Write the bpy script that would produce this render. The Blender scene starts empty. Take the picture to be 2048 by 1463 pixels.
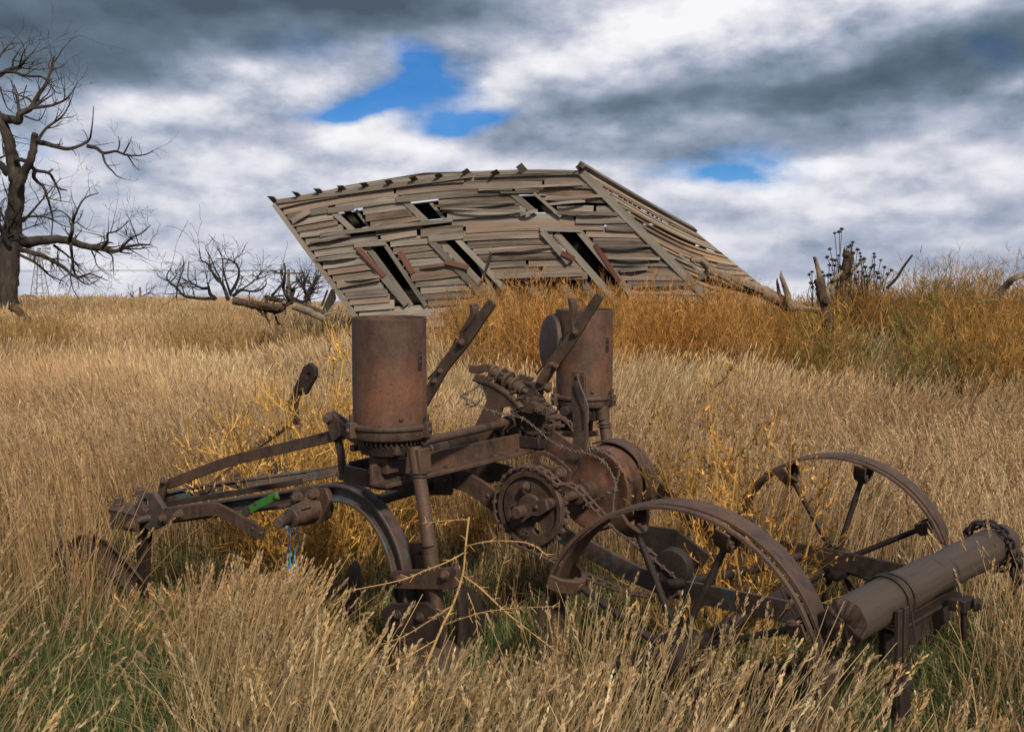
import bpy, bmesh, math, random
import numpy as np
from mathutils import Vector, Matrix, geometry
R = math.radians
PI = math.pi
rnd = random.Random(7)
scene = bpy.context.scene
COL = scene.collection
# ---------------------------------------------------------------- camera model
W, H, F, HOR, CAMZ = 2048.0, 1463.0, 1991.0, 600.0, 1.2
PITCH = math.atan((H / 2 - HOR) / F)
CP, SP = math.cos(PITCH), math.sin(PITCH)
CAM = Vector((0, 0, CAMZ))
def ray(px, py):
    cx = (px - W / 2) / F; cy = (H / 2 - py) / F
    return Vector((cx, CP + cy * SP, -SP + cy * CP))
def at(px, py, Y):
    r = ray(px, py)
    return CAM + r * (Y / r.y)
def onplane(px, py, p0, n):
    r = ray(px, py)
    return CAM + r * ((p0 - CAM).dot(n) / r.dot(n))
def smooth(a, b, x):
    t = np.clip((x - a) / (b - a), 0, 1)
    return t * t * (3 - 2 * t)
def gz(x, y):
    x = np.asarray(x, float); y = np.asarray(y, float)
    z = 0.62 * smooth(6, 26, y)
    z = z - 1.6 * smooth(45, 160, y)
    z = z + 0.03 * np.sin(x * 1.1 + 0.6 * y) * np.cos(y * 0.83 - 0.4 * x) + 0.02 * np.sin(2.3 * x - 1.7 * y)
    z = z + 0.05 * np.sin(0.31 * x + 1.0) * smooth(5, 12, y)
    z = z + .52 * np.exp(-((x - 4.85) / 1.9) ** 2 - ((y - 13.5) / 3.0) ** 2)
    return z
def G(x, y): return float(gz(x, y))
# machine frame: a = along the axle (far row), d = rearward (to the right), O = ground under near seed hopper
A = Vector((0.571, 0.821, 0)).normalized()
D = Vector((A.y, -A.x, 0))
UP = Vector((0, 0, 1))
O = Vector((-0.354, 2.89, 0))
def m(px, py, v):
    return onplane(px, py, O + A * v, A)
# ---------------------------------------------------------------- mesh builder
def vadd(l): 
    s = Vector((0, 0, 0))
    for x in l: s = s + x
    return s
class MB:
    def __init__(s): s.v = []; s.f = []; s.uv = []; s.t = []
    def add(s, verts, faces, tint=0.5, uvs=None):
        b = len(s.v); s.v.extend(verts)
        for i, f in enumerate(faces):
            s.f.append([b + k for k in f]); s.t.append(tint)
            s.uv.append(uvs[i] if uvs else [(0.0, 0.0)] * len(f))
        return s
    def ring_sweep(s, rings, closed_ends=True, tint=0.5, uoff=0.0, us=None):
        n = len(rings[0]); V = [p for r in rings for p in r]; Fc = []; U = []
        # perimeter coordinate
        per = [0.0]
        for j in range(n): per.append(per[-1] + (rings[0][(j + 1) % n] - rings[0][j]).length)
        if us is None:
            us = [uoff]
            for i in range(1, len(rings)):
                us.append(us[-1] + (rings[i][0] - rings[i - 1][0]).length)
        for i in range(len(rings) - 1):
            for j in range(n):
                k = (j + 1) % n
                Fc.append([i * n + j, i * n + k, (i + 1) * n + k, (i + 1) * n + j])
                U.append([(us[i], per[j] + uoff), (us[i], per[j + 1] + uoff), (us[i + 1], per[j + 1] + uoff), (us[i + 1], per[j] + uoff)])
        if closed_ends:
            Fc.append(list(range(n))[::-1]); U.append([(uoff + 0.3 * math.cos(6.28 * j / n) * 0.05, uoff + 0.05 * math.sin(6.28 * j / n)) for j in range(n)][::-1])
            e = (len(rings) - 1) * n
            Fc.append([e + j for j in range(n)]); U.append([(uoff + 0.05 * math.cos(6.28 * j / n), uoff + 0.05 * math.sin(6.28 * j / n)) for j in range(n)])
        return s.add(V, Fc, tint, U)
    def tube(s, pts, r, n=8, tint=0.5, uoff=0.0, caps=True, wob=0.0):
        pts = [Vector(p) for p in pts]
        rs = r if isinstance(r, (list, tuple)) else [r] * len(pts)
        rings = []; prev = None
        for i, p in enumerate(pts):
            t = (pts[min(i + 1, len(pts) - 1)] - pts[max(i - 1, 0)])
            if t.length < 1e-9: t = Vector((0, 0, 1))
            t.normalize()
            if prev is None:
                ref = UP if abs(t.z) < 0.9 else Vector((1, 0, 0))
                n1 = t.cross(ref).normalized()
            else:
                n1 = (prev - t * prev.dot(t))
                n1 = n1.normalized() if n1.length > 1e-6 else t.orthogonal().normalized()
            prev = n1; n2 = t.cross(n1)
            rings.append([p + (n1 * math.cos(2 * PI * j / n) + n2 * math.sin(2 * PI * j / n)) * rs[i] * (1 + (wob * (rnd.random() - .5) if wob else 0)) for j in range(n)])
        return s.ring_sweep(rings, caps, tint, uoff)
    def sweep(s, prof, pts, bn, tint=0.5, uoff=0.0):
        """prof: (x along in-plane normal, y along bn)"""
        bn = Vector(bn).normalized(); pts = [Vector(p) for p in pts]; rings = []
        L = len(pts)
        for i, p in enumerate(pts):
            d1 = (pts[i] - pts[i - 1]).normalized() if i > 0 else None
            d2 = (pts[i + 1] - pts[i]).normalized() if i < L - 1 else None
            t = ((d1 or d2) + (d2 or d1)).normalized()
            nn = bn.cross(t).normalized()
            k = 1.0
            if d1 and d2:
                c = max(0.5, math.sqrt(max(0.0, (1 + d1.dot(d2)) / 2))); k = 1 / c
            rings.append([p + nn * (x * k) + bn * y for x, y in prof])
        return s.ring_sweep(rings, True, tint, uoff)
    def strap(s, pts, w, th, bn=None, tint=0.5, uoff=0.0):
        bn = A if bn is None else bn
        w /= 2; th /= 2
        return s.sweep([(-w, -th), (w, -th), (w, th), (-w, th)], pts, bn, tint, uoff)
    def plate(s, outline, nvec, th, holes=(), tint=0.5):
        nv = Vector(nvec).normalized() * th
        loops = [[Vector(p) for p in outline]] + [[Vector(p) for p in h] for h in holes]
        flat = [p for l in loops for p in l]
        tris = geometry.tessellate_polygon(loops)
        N = len(flat); V = flat + [p + nv for p in flat]; Fc = []
        for t in tris:
            t = list(t)
            nrm = (flat[t[1]] - flat[t[0]]).cross(flat[t[2]] - flat[t[0]])
            if nrm.dot(nv) > 0: t = t[::-1]
            Fc.append(t); Fc.append([N + k for k in t[::-1]])
        b = 0
        for l in loops:
            n = len(l)
            for j in range(n):
                k = (j + 1) % n
                Fc.append([b + j, b + k, N + b + k, N + b + j])
            b += n
        return s.add(V, Fc, tint)
    def lathe(s, prof, o, axis, n=32, tint=0.5, ref=None, closed=False):
        """prof list of (r, h) along axis from o"""
        axis = Vector(axis).normalized()
        e1 = (Vector(ref) - axis * Vector(ref).dot(axis)).normalized() if ref is not None else axis.orthogonal().normalized()
        e2 = axis.cross(e1); V = []; Fc = []; U = []
        for (r, h) in prof:
            for j in range(n):
                a = 2 * PI * j / n
                V.append(Vector(o) + axis * h + (e1 * math.cos(a) + e2 * math.sin(a)) * max(r, 1e-5))
        for i in range(len(prof) - 1):
            for j in range(n):
                k = (j + 1) % n
                Fc.append([i * n + j, i * n + k, (i + 1) * n + k, (i + 1) * n + j])
        if prof[0][0] > 2e-5: Fc.append(list(range(n))[::-1]) if not closed else None
        if prof[-1][0] > 2e-5: Fc.append([(len(prof) - 1) * n + j for j in range(n)]) if not closed else None
        return s.add(V, Fc, tint)
    def cyl(s, p0, p1, r, n=16, tint=0.5, ch=0.0):
        p0 = Vector(p0); p1 = Vector(p1); ax = p1 - p0; L = ax.length
        c = ch or min(r * .15, L * .15)
        return s.lathe([(r - c, 0), (r, c), (r, L - c), (r - c, L)], p0, ax, n, tint)
    def bolt(s, p, axis, r, h=None, tint=0.5, washer=True):
        axis = Vector(axis).normalized(); p = Vector(p); h = h or r * 1.1
        if washer: s.lathe([(r * 1.5, -0.001), (r * 1.5, r * .22), (r * 1.35, r * .3)], p, axis, 14, tint)
        s.lathe([(r * 1.12, r * .25), (r * 1.12, h), (r * .9, h + r * .12)], p, axis, 6, tint)
        s.lathe([(r * .55, h), (r * .5, h + r * .5)], p, axis, 8, tint)
        return s
    def rivet(s, p, axis, r, tint=0.5):
        return s.lathe([(r, -0.002), (r, r * .15), (r * .8, r * .5), (r * .45, r * .75), (0.00001, r * .82)], p, axis, 12, tint)
    def box(s, c, e1, e2, e3, tint=0.5):
        c = Vector(c); V = []
        for a in (-1, 1):
            for b in (-1, 1):
                for d in (-1, 1): V.append(c + Vector(e1) * a + Vector(e2) * b + Vector(e3) * d)
        Fc = [[0, 1, 3, 2], [4, 6, 7, 5], [0, 4, 5, 1], [2, 3, 7, 6], [0, 2, 6, 4], [1, 5, 7, 3]]
        return s.add(V, Fc, tint)
    def torus(s, o, axis, Rr, r, n=40, k=8, tint=0.5, a0=0, a1=2 * PI):
        axis = Vector(axis).normalized(); e1 = axis.orthogonal().normalized(); e2 = axis.cross(e1)
        pts = [Vector(o) + (e1 * math.cos(a0 + (a1 - a0) * j / n) + e2 * math.sin(a0 + (a1 - a0) * j / n)) * Rr for j in range(n + 1)]
        return s.tube(pts, r, k, tint)
ROOTLOC = {}
def tag(o, label=None, cat=None, group=None, kind=None):
    if label: o['label'] = label
    if cat: o['category'] = cat
    if group: o['group'] = group
    if kind: o['kind'] = kind
    return o
def empty(name, loc):
    o = bpy.data.objects.new(name, None); COL.objects.link(o); o.location = loc
    o.empty_display_size = .1
    ROOTLOC[o.name] = Vector(loc); return o
def obj(name, mb, mat, parent=None, bevel=0.0, ang=40, origin=None, shade=True):
    loc = ROOTLOC[parent.name] if parent is not None else (Vector(origin) if origin is not None else Vector((0, 0, 0)))
    me = bpy.data.meshes.new(name)
    me.from_pydata([tuple(Vector(v) - loc) for v in mb.v], [], mb.f)
    if any(any(u != (0.0, 0.0) for u in l) for l in mb.uv):
        ul = me.uv_layers.new(name='grain')
        flat = [c for l in mb.uv for u in l for c in u]
        ul.data.foreach_set('uv', flat)
    at_ = me.attributes.new('tint', 'FLOAT', 'FACE'); at_.data.foreach_set('value', [float(t) for t in mb.t])
    bm = bmesh.new(); bm.from_mesh(me); bmesh.ops.recalc_face_normals(bm, faces=bm.faces); bm.to_mesh(me); bm.free()
    if shade:
        me.shade_smooth(); me.set_sharp_from_angle(angle=R(ang))
    me.materials.append(mat); me.update()
    o = bpy.data.objects.new(name, me); COL.objects.link(o)
    if parent is not None:
        o.parent = parent; ROOTLOC[o.name] = loc
    else:
        o.location = loc; ROOTLOC[o.name] = loc
    if bevel:
        b = o.modifiers.new('edge', 'BEVEL'); b.width = bevel; b.segments = 2; b.limit_method = 'ANGLE'; b.angle_limit = R(35); b.harden_normals = False
    return o
# ---------------------------------------------------------------- ribbons (grass, twigs)
class Ribbons:
    def __init__(s): s.V = []; s.F = []; s.C = []; s.n = 0
    def add(s, P, Wd, side, col):
        """P (N,k,3) Wd (N,k) side (N,3) col (N,3) or (N,k,3)"""
        N, k, _ = P.shape
        if N == 0: return
        off = side[:, None, :] * Wd[:, :, None] * 0.5
        V = np.stack([P - off, P + off], axis=2).reshape(-1, 3)
        base = s.n + np.arange(N)[:, None] * (2 * k) + np.arange(k - 1)[None, :] * 2
        q = np.stack([base, base + 1, base + 3, base + 2], axis=-1).reshape(-1, 4)
        if col.ndim == 2: col = np.repeat(col[:, None, :], k, axis=1)
        c = np.repeat(col[:, :, None, :], 2, axis=2).reshape(-1, 3)
        s.V.append(V); s.F.append(q); s.C.append(c); s.n += len(V)
    def build(s, name, mat, parent=None, origin=None):
        V = np.concatenate(s.V).astype(np.float32); Fq = np.concatenate(s.F).astype(np.int32); C = np.concatenate(s.C).astype(np.float32)
        loc = ROOTLOC[parent.name] if parent is not None else (Vector(origin) if origin is not None else Vector((0, 0, 0)))
        V = V - np.array(loc, dtype=np.float32)
        me = bpy.data.meshes.new(name)
        me.vertices.add(len(V)); me.vertices.foreach_set('co', V.ravel())
        me.loops.add(Fq.size); me.loops.foreach_set('vertex_index', Fq.ravel())
        me.polygons.add(len(Fq)); me.polygons.foreach_set('loop_start', np.arange(0, Fq.size, 4, dtype=np.int32))
        me.update(calc_edges=True)
        a = me.attributes.new('col', 'FLOAT_COLOR', 'POINT')
        a.data.foreach_set('color', np.concatenate([C, np.ones((len(C), 1), np.float32)], axis=1).ravel())
        me.materials.append(mat)
        o = bpy.data.objects.new(name, me); COL.objects.link(o)
        if parent is not None: o.parent = parent
        else: o.location = loc
        ROOTLOC[o.name] = loc
        return o
def hash2(ix, iy, seed):
    h = (ix.astype(np.int64) * 374761393 + iy.astype(np.int64) * 668265263 + seed * 974711) & 0x7fffffff
    h = ((h ^ (h >> 13)) * 1274126177) & 0x7fffffff
    return ((h ^ (h >> 16)) & 0xffff) / 65535.0
def vnoise(x, y, sc, seed=0):
    x = np.asarray(x, float) / sc; y = np.asarray(y, float) / sc
    ix = np.floor(x); iy = np.floor(y); fx = x - ix; fy = y - iy
    fx = fx * fx * (3 - 2 * fx); fy = fy * fy * (3 - 2 * fy)
    a = hash2(ix, iy, seed); b = hash2(ix + 1, iy, seed); c = hash2(ix, iy + 1, seed); d = hash2(ix + 1, iy + 1, seed)
    return (a * (1 - fx) + b * fx) * (1 - fy) + (c * (1 - fx) + d * fx) * fy
def fbm(x, y, sc, seed=0):
    return (vnoise(x, y, sc, seed) * .55 + vnoise(x, y, sc / 2.1, seed + 5) * .3 + vnoise(x, y, sc / 4.3, seed + 9) * .15)
def lerp3(a, b, t):
    return np.asarray(a)[None, :] * (1 - t[:, None]) + np.asarray(b)[None, :] * t[:, None]
# ---------------------------------------------------------------- materials
def newmat(name):
    mt = bpy.data.materials.new(name); mt.use_nodes = True
    nt = mt.node_tree
    for n in list(nt.nodes): nt.nodes.remove(n)
    out = nt.nodes.new('ShaderNodeOutputMaterial')
    return mt, nt, out
def nd(nt, typ, **kw):
    n = nt.nodes.new(typ)
    for k, v in kw.items():
        if k.startswith('i_'):
            key = k[2:]; n.inputs[int(key) if key.isdigit() else key].default_value = v
        else: setattr(n, k, v)
    return n
def ramp(nt, fac, stops):
    r = nt.nodes.new('ShaderNodeValToRGB'); e = r.color_ramp.elements
    while len(e) < len(stops): e.new(0.5)
    for i, (p, c) in enumerate(stops):
        e[i].position = p; e[i].color = (c[0], c[1], c[2], 1)
    nt.links.new(fac, r.inputs[0]); return r.outputs[0]
def mixc(nt, fac, a, b, mode='MIX'):
    n = nt.nodes.new('ShaderNodeMix'); n.data_type = 'RGBA'; n.blend_type = mode
    for sock, val in ((n.inputs[0], fac), (n.inputs[6], a), (n.inputs[7], b)):
        if hasattr(val, 'is_output'): nt.links.new(val, sock)
        elif isinstance(val, (int, float)): sock.default_value = val
        else: sock.default_value = (val[0], val[1], val[2], 1)
    return n.outputs[2]
def math_(nt, op, a, b=None, c=None):
    n = nt.nodes.new('ShaderNodeMath'); n.operation = op
    for i, val in enumerate((a, b, c)):
        if val is None: continue
        if hasattr(val, 'is_output'): nt.links.new(val, n.inputs[i])
        else: n.inputs[i].default_value = val
    return n.outputs[0]
def noise(nt, vec, scale, detail=4, rough=.55, dist=0.0):
    n = nd(nt, 'ShaderNodeTexNoise'); n.inputs['Scale'].default_value = scale; n.inputs['Detail'].default_value = detail
    n.inputs['Roughness'].default_value = rough; n.inputs['Distortion'].default_value = dist
    if vec is not None: nt.links.new(vec, n.inputs['Vector'])
    return n.outputs['Fac']
def rust(name, dark, mid, hot, hotamt=.5, rough=.62, paint=None, paintamt=.55, scale=1.0, spec=.45):
    mt, nt, out = newmat(name)
    tc = nd(nt, 'ShaderNodeTexCoord'); v = tc.outputs['Object']
    smp = nd(nt, 'ShaderNodeMapping'); nt.links.new(v, smp.inputs[0]); smp.inputs['Scale'].default_value = (1, 1, .14); strk = noise(nt, smp.outputs[0], 38 * scale, 4, .6)
    big = noise(nt, v, 5 * scale, 5, .6); med = noise(nt, v, 28 * scale, 5, .65, .3); fine = noise(nt, v, 170 * scale, 3, .6)
    c = ramp(nt, med, [(.3, dark), (.55, mid), (.8, [x * 1.35 for x in mid])])
    hm = math_(nt, 'MULTIPLY', ramp(nt, big, [(.45, (0, 0, 0)), (.68, (1, 1, 1))]), hotamt)
    c = mixc(nt, hm, c, hot)
    sp = ramp(nt, fine, [(.52, (0, 0, 0)), (.7, (1, 1, 1))])
    c = mixc(nt, math_(nt, 'MULTIPLY', sp, .45), c, [x * .45 for x in dark])
    c = mixc(nt, math_(nt, 'MULTIPLY', ramp(nt, strk, [(.50, (0, 0, 0)), (.72, (1, 1, 1))]), .5), c, [x * .55 for x in dark])
    sp2 = ramp(nt, fine, [(.28, (1, 1, 1)), (.38, (0, 0, 0))])
    c = mixc(nt, math_(nt, 'MULTIPLY', sp2, .35), c, [min(1, x * 2.1) for x in mid])
    if paint is not None:
        pn = noise(nt, v, 14 * scale, 6, .7, .6)
        pm = ramp(nt, pn, [(paintamt, (0, 0, 0)), (paintamt + .03, (1, 1, 1))])
        c = mixc(nt, pm, c, paint)
    bv = nd(nt, 'ShaderNodeBevel'); bv.samples = 4; bv.inputs[0].default_value = .0045
    ge = nd(nt, 'ShaderNodeNewGeometry'); vm = nd(nt, 'ShaderNodeVectorMath'); vm.operation = 'DOT_PRODUCT'
    nt.links.new(bv.outputs[0], vm.inputs[0]); nt.links.new(ge.outputs['Normal'], vm.inputs[1])
    wear = ramp(nt, math_(nt, 'ADD', vm.outputs['Value'], math_(nt, 'MULTIPLY', math_(nt, 'SUBTRACT', med, .5), .25)), [(.80, (1, 1, 1)), (.975, (0, 0, 0))])
    c = mixc(nt, math_(nt, 'MULTIPLY', wear, .55), c, [min(1, x * 2.3 + .012) for x in mid])
    b = nd(nt, 'ShaderNodeBsdfPrincipled'); nt.links.new(c, b.inputs['Base Color'])
    rr = nd(nt, 'ShaderNodeMapRange'); nt.links.new(med, rr.inputs[0]); rr.inputs[1].default_value = .3; rr.inputs[2].default_value = .7
    rr.inputs[3].default_value = rough - .1; rr.inputs[4].default_value = rough + .14
    nt.links.new(rr.outputs[0], b.inputs['Roughness']); b.inputs['Specular IOR Level'].default_value = spec
    bp = nd(nt, 'ShaderNodeBump'); bp.inputs['Strength'].default_value = .35; bp.inputs['Distance'].default_value = .002
    h = math_(nt, 'ADD', math_(nt, 'MULTIPLY', fine, .5), med)
    nt.links.new(h, bp.inputs['Height']); nt.links.new(bp.outputs[0], b.inputs['Normal'])
    nt.links.new(b.outputs[0], out.inputs[0]); return mt
def wood(name, stops, warm=None, warmamt=.4, streak=55.0, along=1.6, rough=.85):
    mt, nt, out = newmat(name)
    uv = nd(nt, 'ShaderNodeUVMap'); uv.uv_map = 'grain'
    mp = nd(nt, 'ShaderNodeMapping'); nt.links.new(uv.outputs[0], mp.inputs[0]); mp.inputs['Scale'].default_value = (along, streak, 1)
    g = noise(nt, mp.outputs[0], 1.0, 6, .7, .4)
    mp2 = nd(nt, 'ShaderNodeMapping'); nt.links.new(uv.outputs[0], mp2.inputs[0]); mp2.inputs['Scale'].default_value = (.7, 5, 1)
    g2 = noise(nt, mp2.outputs[0], 1.0, 4, .6)
    mp3 = nd(nt, 'ShaderNodeMapping'); nt.links.new(uv.outputs[0], mp3.inputs[0]); mp3.inputs['Scale'].default_value = (5, 16, 1)
    g3 = noise(nt, mp3.outputs[0], 1.0, 5, .7)
    ta = nd(nt, 'ShaderNodeAttribute'); ta.attribute_name = 'tint'
    t = ta.outputs['Fac']
    f = math_(nt, 'ADD', math_(nt, 'MULTIPLY', g, .52), math_(nt, 'ADD', math_(nt, 'MULTIPLY', g2, .36), math_(nt, 'MULTIPLY', t, .17)))
    c = ramp(nt, f, stops)
    if warm is not None:
        wm = ramp(nt, math_(nt, 'ADD', math_(nt, 'MULTIPLY', g3, .6), math_(nt, 'MULTIPLY', math_(nt, 'FRACT', math_(nt, 'MULTIPLY', t, 7.3)), .4)), [(.48, (0, 0, 0)), (.72, (1, 1, 1))])
        c = mixc(nt, math_(nt, 'MULTIPLY', wm, warmamt), c, warm)
    kn = ramp(nt, g3, [(.30, (1, 1, 1)), (.37, (0, 0, 0))])
    c = mixc(nt, math_(nt, 'MULTIPLY', kn, .5 if 'post' not in name else .0), c, [x * .5 for x in stops[0][1]])
    b = nd(nt, 'ShaderNodeBsdfPrincipled'); nt.links.new(c, b.inputs['Base Color']); b.inputs['Roughness'].default_value = rough
    b.inputs['Specular IOR Level'].default_value = .2
    bp = nd(nt, 'ShaderNodeBump'); bp.inputs['Strength'].default_value = .5; bp.inputs['Distance'].default_value = .006
    nt.links.new(g, bp.inputs['Height']); nt.links.new(bp.outputs[0], b.inputs['Normal'])
    nt.links.new(b.outputs[0], out.inputs[0]); return mt
def bark(name, stops, scale=1.0, stretch=.25, rough=.9):
    mt, nt, out = newmat(name)
    tc = nd(nt, 'ShaderNodeTexCoord'); mp = nd(nt, 'ShaderNodeMapping'); nt.links.new(tc.outputs['Object'], mp.inputs[0]); mp.inputs['Scale'].default_value = (1, 1, stretch)
    g = noise(nt, mp.outputs[0], 14 * scale, 6, .7, .5)
    g2 = noise(nt, tc.outputs['Object'], 2.5 * scale, 4, .6)
    c = ramp(nt, math_(nt, 'ADD', math_(nt, 'MULTIPLY', g, .6), math_(nt, 'MULTIPLY', g2, .4)), stops)
    b = nd(nt, 'ShaderNodeBsdfPrincipled'); nt.links.new(c, b.inputs['Base Color']); b.inputs['Roughness'].default_value = rough
    b.inputs['Specular IOR Level'].default_value = .15
    bp = nd(nt, 'ShaderNodeBump'); bp.inputs['Strength'].default_value = .8; bp.inputs['Distance'].default_value = .02
    nt.links.new(g, bp.inputs['Height']); nt.links.new(bp.outputs[0], b.inputs['Normal'])
    bp.inputs['Distance'].default_value = .05
    nt.links.new(b.outputs[0], out.inputs[0]); return mt
def vegmat(name, transl=.3):
    mt, nt, out = newmat(name)
    a = nd(nt, 'ShaderNodeAttribute'); a.attribute_name = 'col'
    d = nd(nt, 'ShaderNodeBsdfDiffuse'); t = nd(nt, 'ShaderNodeBsdfTranslucent'); mx = nd(nt, 'ShaderNodeMixShader'); mx.inputs[0].default_value = transl
    nt.links.new(a.outputs['Color'], d.inputs[0]); nt.links.new(a.outputs['Color'], t.inputs[0])
    nt.links.new(d.outputs[0], mx.inputs[1]); nt.links.new(t.outputs[0], mx.inputs[2]); nt.links.new(mx.outputs[0], out.inputs[0])
    return mt
def plain(name, col, rough=.7, spec=.3):
    mt, nt, out = newmat(name)
    tc = nd(nt, 'ShaderNodeTexCoord'); g = noise(nt, tc.outputs['Object'], 30, 4)
    c = ramp(nt, g, [(.3, [x * .7 for x in col]), (.7, [x * 1.2 for x in col])])
    b = nd(nt, 'ShaderNodeBsdfPrincipled'); nt.links.new(c, b.inputs['Base Color']); b.inputs['Roughness'].default_value = rough; b.inputs['Specular IOR Level'].default_value = spec
    nt.links.new(b.outputs[0], out.inputs[0]); return mt
M = {}
M['rust'] = rust('rusted_iron', (.021, .0135, .0100), (.053, .0325, .0225), (.108, .052, .030), .5, spec=.34)
M['rust_hopper'] = rust('rusted_sheet_iron', (.040, .022, .0155), (.070, .038, .0255), (.150, .060, .028), .8, .58, scale=.8, spec=.34)
M['rust_dark'] = rust('dark_rusted_iron', (.009, .0065, .0055), (.022, .0145, .0115), (.042, .023, .016), .4, spec=.3)
M['rust_blue'] = rust('rusted_iron_with_old_blue_paint', (.024, .016, .014), (.05, .032, .026), (.08, .045, .03), .4, paint=(.035, .052, .058), paintamt=.56)
M['rust_green'] = rust('rusted_iron_with_green_paint', (.024, .016, .014), (.05, .032, .026), (.08, .045, .03), .4, paint=(.02, .12, .012), paintamt=.47, scale=.8)
M['black_pipe'] = rust('black_pipe', (.010, .011, .012), (.018, .02, .021), (.03, .028, .026), .4, .45)
M['wire'] = rust('weathered_wire', (.03, .023, .018), (.07, .056, .045), (.09, .05, .03), .5)
M['twine'] = plain('blue_twine', (.03, .26, .50))
M['siding'] = wood('weathered_siding', [(.33, (.020, .016, .013)), (.44, (.066, .054, .043)), (.53, (.138, .118, .098)), (.66, (.27, .238, .20))], (.20, .122, .08), .65, 34, .9)
M['siding_lit'] = wood('weathered_lit_siding', [(.33, (.035, .025, .018)), (.44, (.11, .08, .056)), (.55, (.20, .15, .105)), (.68, (.30, .235, .17))], (.34, .18, .075), .55, 34, .9)  # the end wall's brighter, warmer light is put into the board colour
M['trim'] = wood('grey_trim_wood', [(.3, (.04, .035, .03)), (.45, (.12, .104, .086)), (.6, (.20, .175, .147)), (.75, (.30, .27, .235))], (.18, .12, .08), .3)
M['red_wood'] = wood('flaking_red_trim', [(.3, (.045, .018, .013)), (.5, (.115, .038, .027)), (.7, (.16, .06, .04))], (.13, .09, .065), .5)
M['dark_wood'] = wood('dark_inner_wood', [(.3, (.012, .010, .008)), (.5, (.035, .03, .024)), (.7, (.06, .05, .04))])  # the shade inside the shed is put into the board colour
M['post_wood'] = wood('weathered_round_post', [(.3, (.022, .0165, .0125)), (.48, (.042, .032, .025)), (.68, (.068, .053, .042))], (.058, .036, .023), .6, 34, 1.4, .58)
M['post_end'] = wood('split_post_end', [(.32, (.012, .008, .006)), (.5, (.05, .03, .022)), (.66, (.15, .10, .08))], None, 0, 90, 6)
M['bark'] = bark('dead_tree_bark', [(.3, (.012, .010, .008)), (.5, (.038, .030, .024)), (.7, (.085, .070, .056))])
M['twig'] = bark('dead_twigs', [(.3, (.012, .010, .009)), (.5, (.028, .024, .020)), (.7, (.05, .043, .036))], 2)
M['deadwood'] = bark('bleached_dead_wood', [(.3, (.03, .022, .015)), (.45, (.12, .09, .062)), (.6, (.24, .18, .125)), (.75, (.34, .26, .18))], 1.2, .5)
M['stump'] = bark('brown_stump_wood', [(.3, (.014, .010, .007)), (.45, (.05, .034, .023)), (.6, (.105, .07, .046)), (.75, (.18, .13, .09))], 1.6, .3)
M['veg'] = vegmat('dry_plant', .28)
M['veg_green'] = vegmat('green_plant', .35)
M['pole'] = plain('pole_wood', (.10, .085, .07))
M['steel'] = plain('weathered_steel', (.15, .15, .16))
M['hut'] = plain('hut_board', (.13, .08, .05))
# ---------------------------------------------------------------- camera
cd = bpy.data.cameras.new('camera'); cam = bpy.data.objects.new('camera', cd); COL.objects.link(cam)
cam.location = CAM; cam.rotation_euler = (PI / 2 - PITCH, 0, 0)
cd.sensor_width = 36; cd.lens = F / W * 36; cd.clip_start = .05; cd.clip_end = 3000
scene.camera = cam
# ---------------------------------------------------------------- light
SUN_DIR = Vector((0.30, -0.72, 0.66)).normalized()
sl = bpy.data.lights.new('sun', 'SUN'); so = bpy.data.objects.new('sun', sl); COL.objects.link(so)
sl.energy = 4.2; sl.angle = R(6); sl.color = (1, .90, .74)
so.rotation_euler = SUN_DIR.to_track_quat('Z', 'Y').to_euler()
world = bpy.data.worlds.new('World'); scene.world = world; world.use_nodes = True
world.cycles.sampling_method = 'MANUAL'; world.cycles.sample_map_resolution = 256
nt = world.node_tree
for n in list(nt.nodes): nt.nodes.remove(n)
wout = nt.nodes.new('ShaderNodeOutputWorld')
sky = nt.nodes.new('ShaderNodeTexSky'); sky.sky_type = 'NISHITA'; sky.sun_disc = False
sky.sun_elevation = math.asin(SUN_DIR.z); sky.sun_rotation = math.atan2(SUN_DIR.x, SUN_DIR.y)
tc = nt.nodes.new('ShaderNodeTexCoord')
sep = nt.nodes.new('ShaderNodeSeparateXYZ'); nt.links.new(tc.outputs['Generated'], sep.inputs[0])
def mm(op, a, b=None, c=None): return math_(nt, op, a, b, c)
dx, dy, dz = sep.outputs
yy = mm('MAXIMUM', dy, .08)
azr = mm('DIVIDE', dx, yy); elr = mm('DIVIDE', dz, yy)
def wn(vec, scale, detail, rough, dist=0.0): return noise(nt, vec, scale, detail, rough, dist)
def mapping(vec, sc, loc=(0, 0, 0), rot=(0, 0, 0)):
    n = nt.nodes.new('ShaderNodeMapping'); nt.links.new(vec, n.inputs[0]); n.inputs['Scale'].default_value = sc
    n.inputs['Location'].default_value = loc; n.inputs['Rotation'].default_value = rot; return n.outputs[0]
gen = tc.outputs['Generated']
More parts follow.
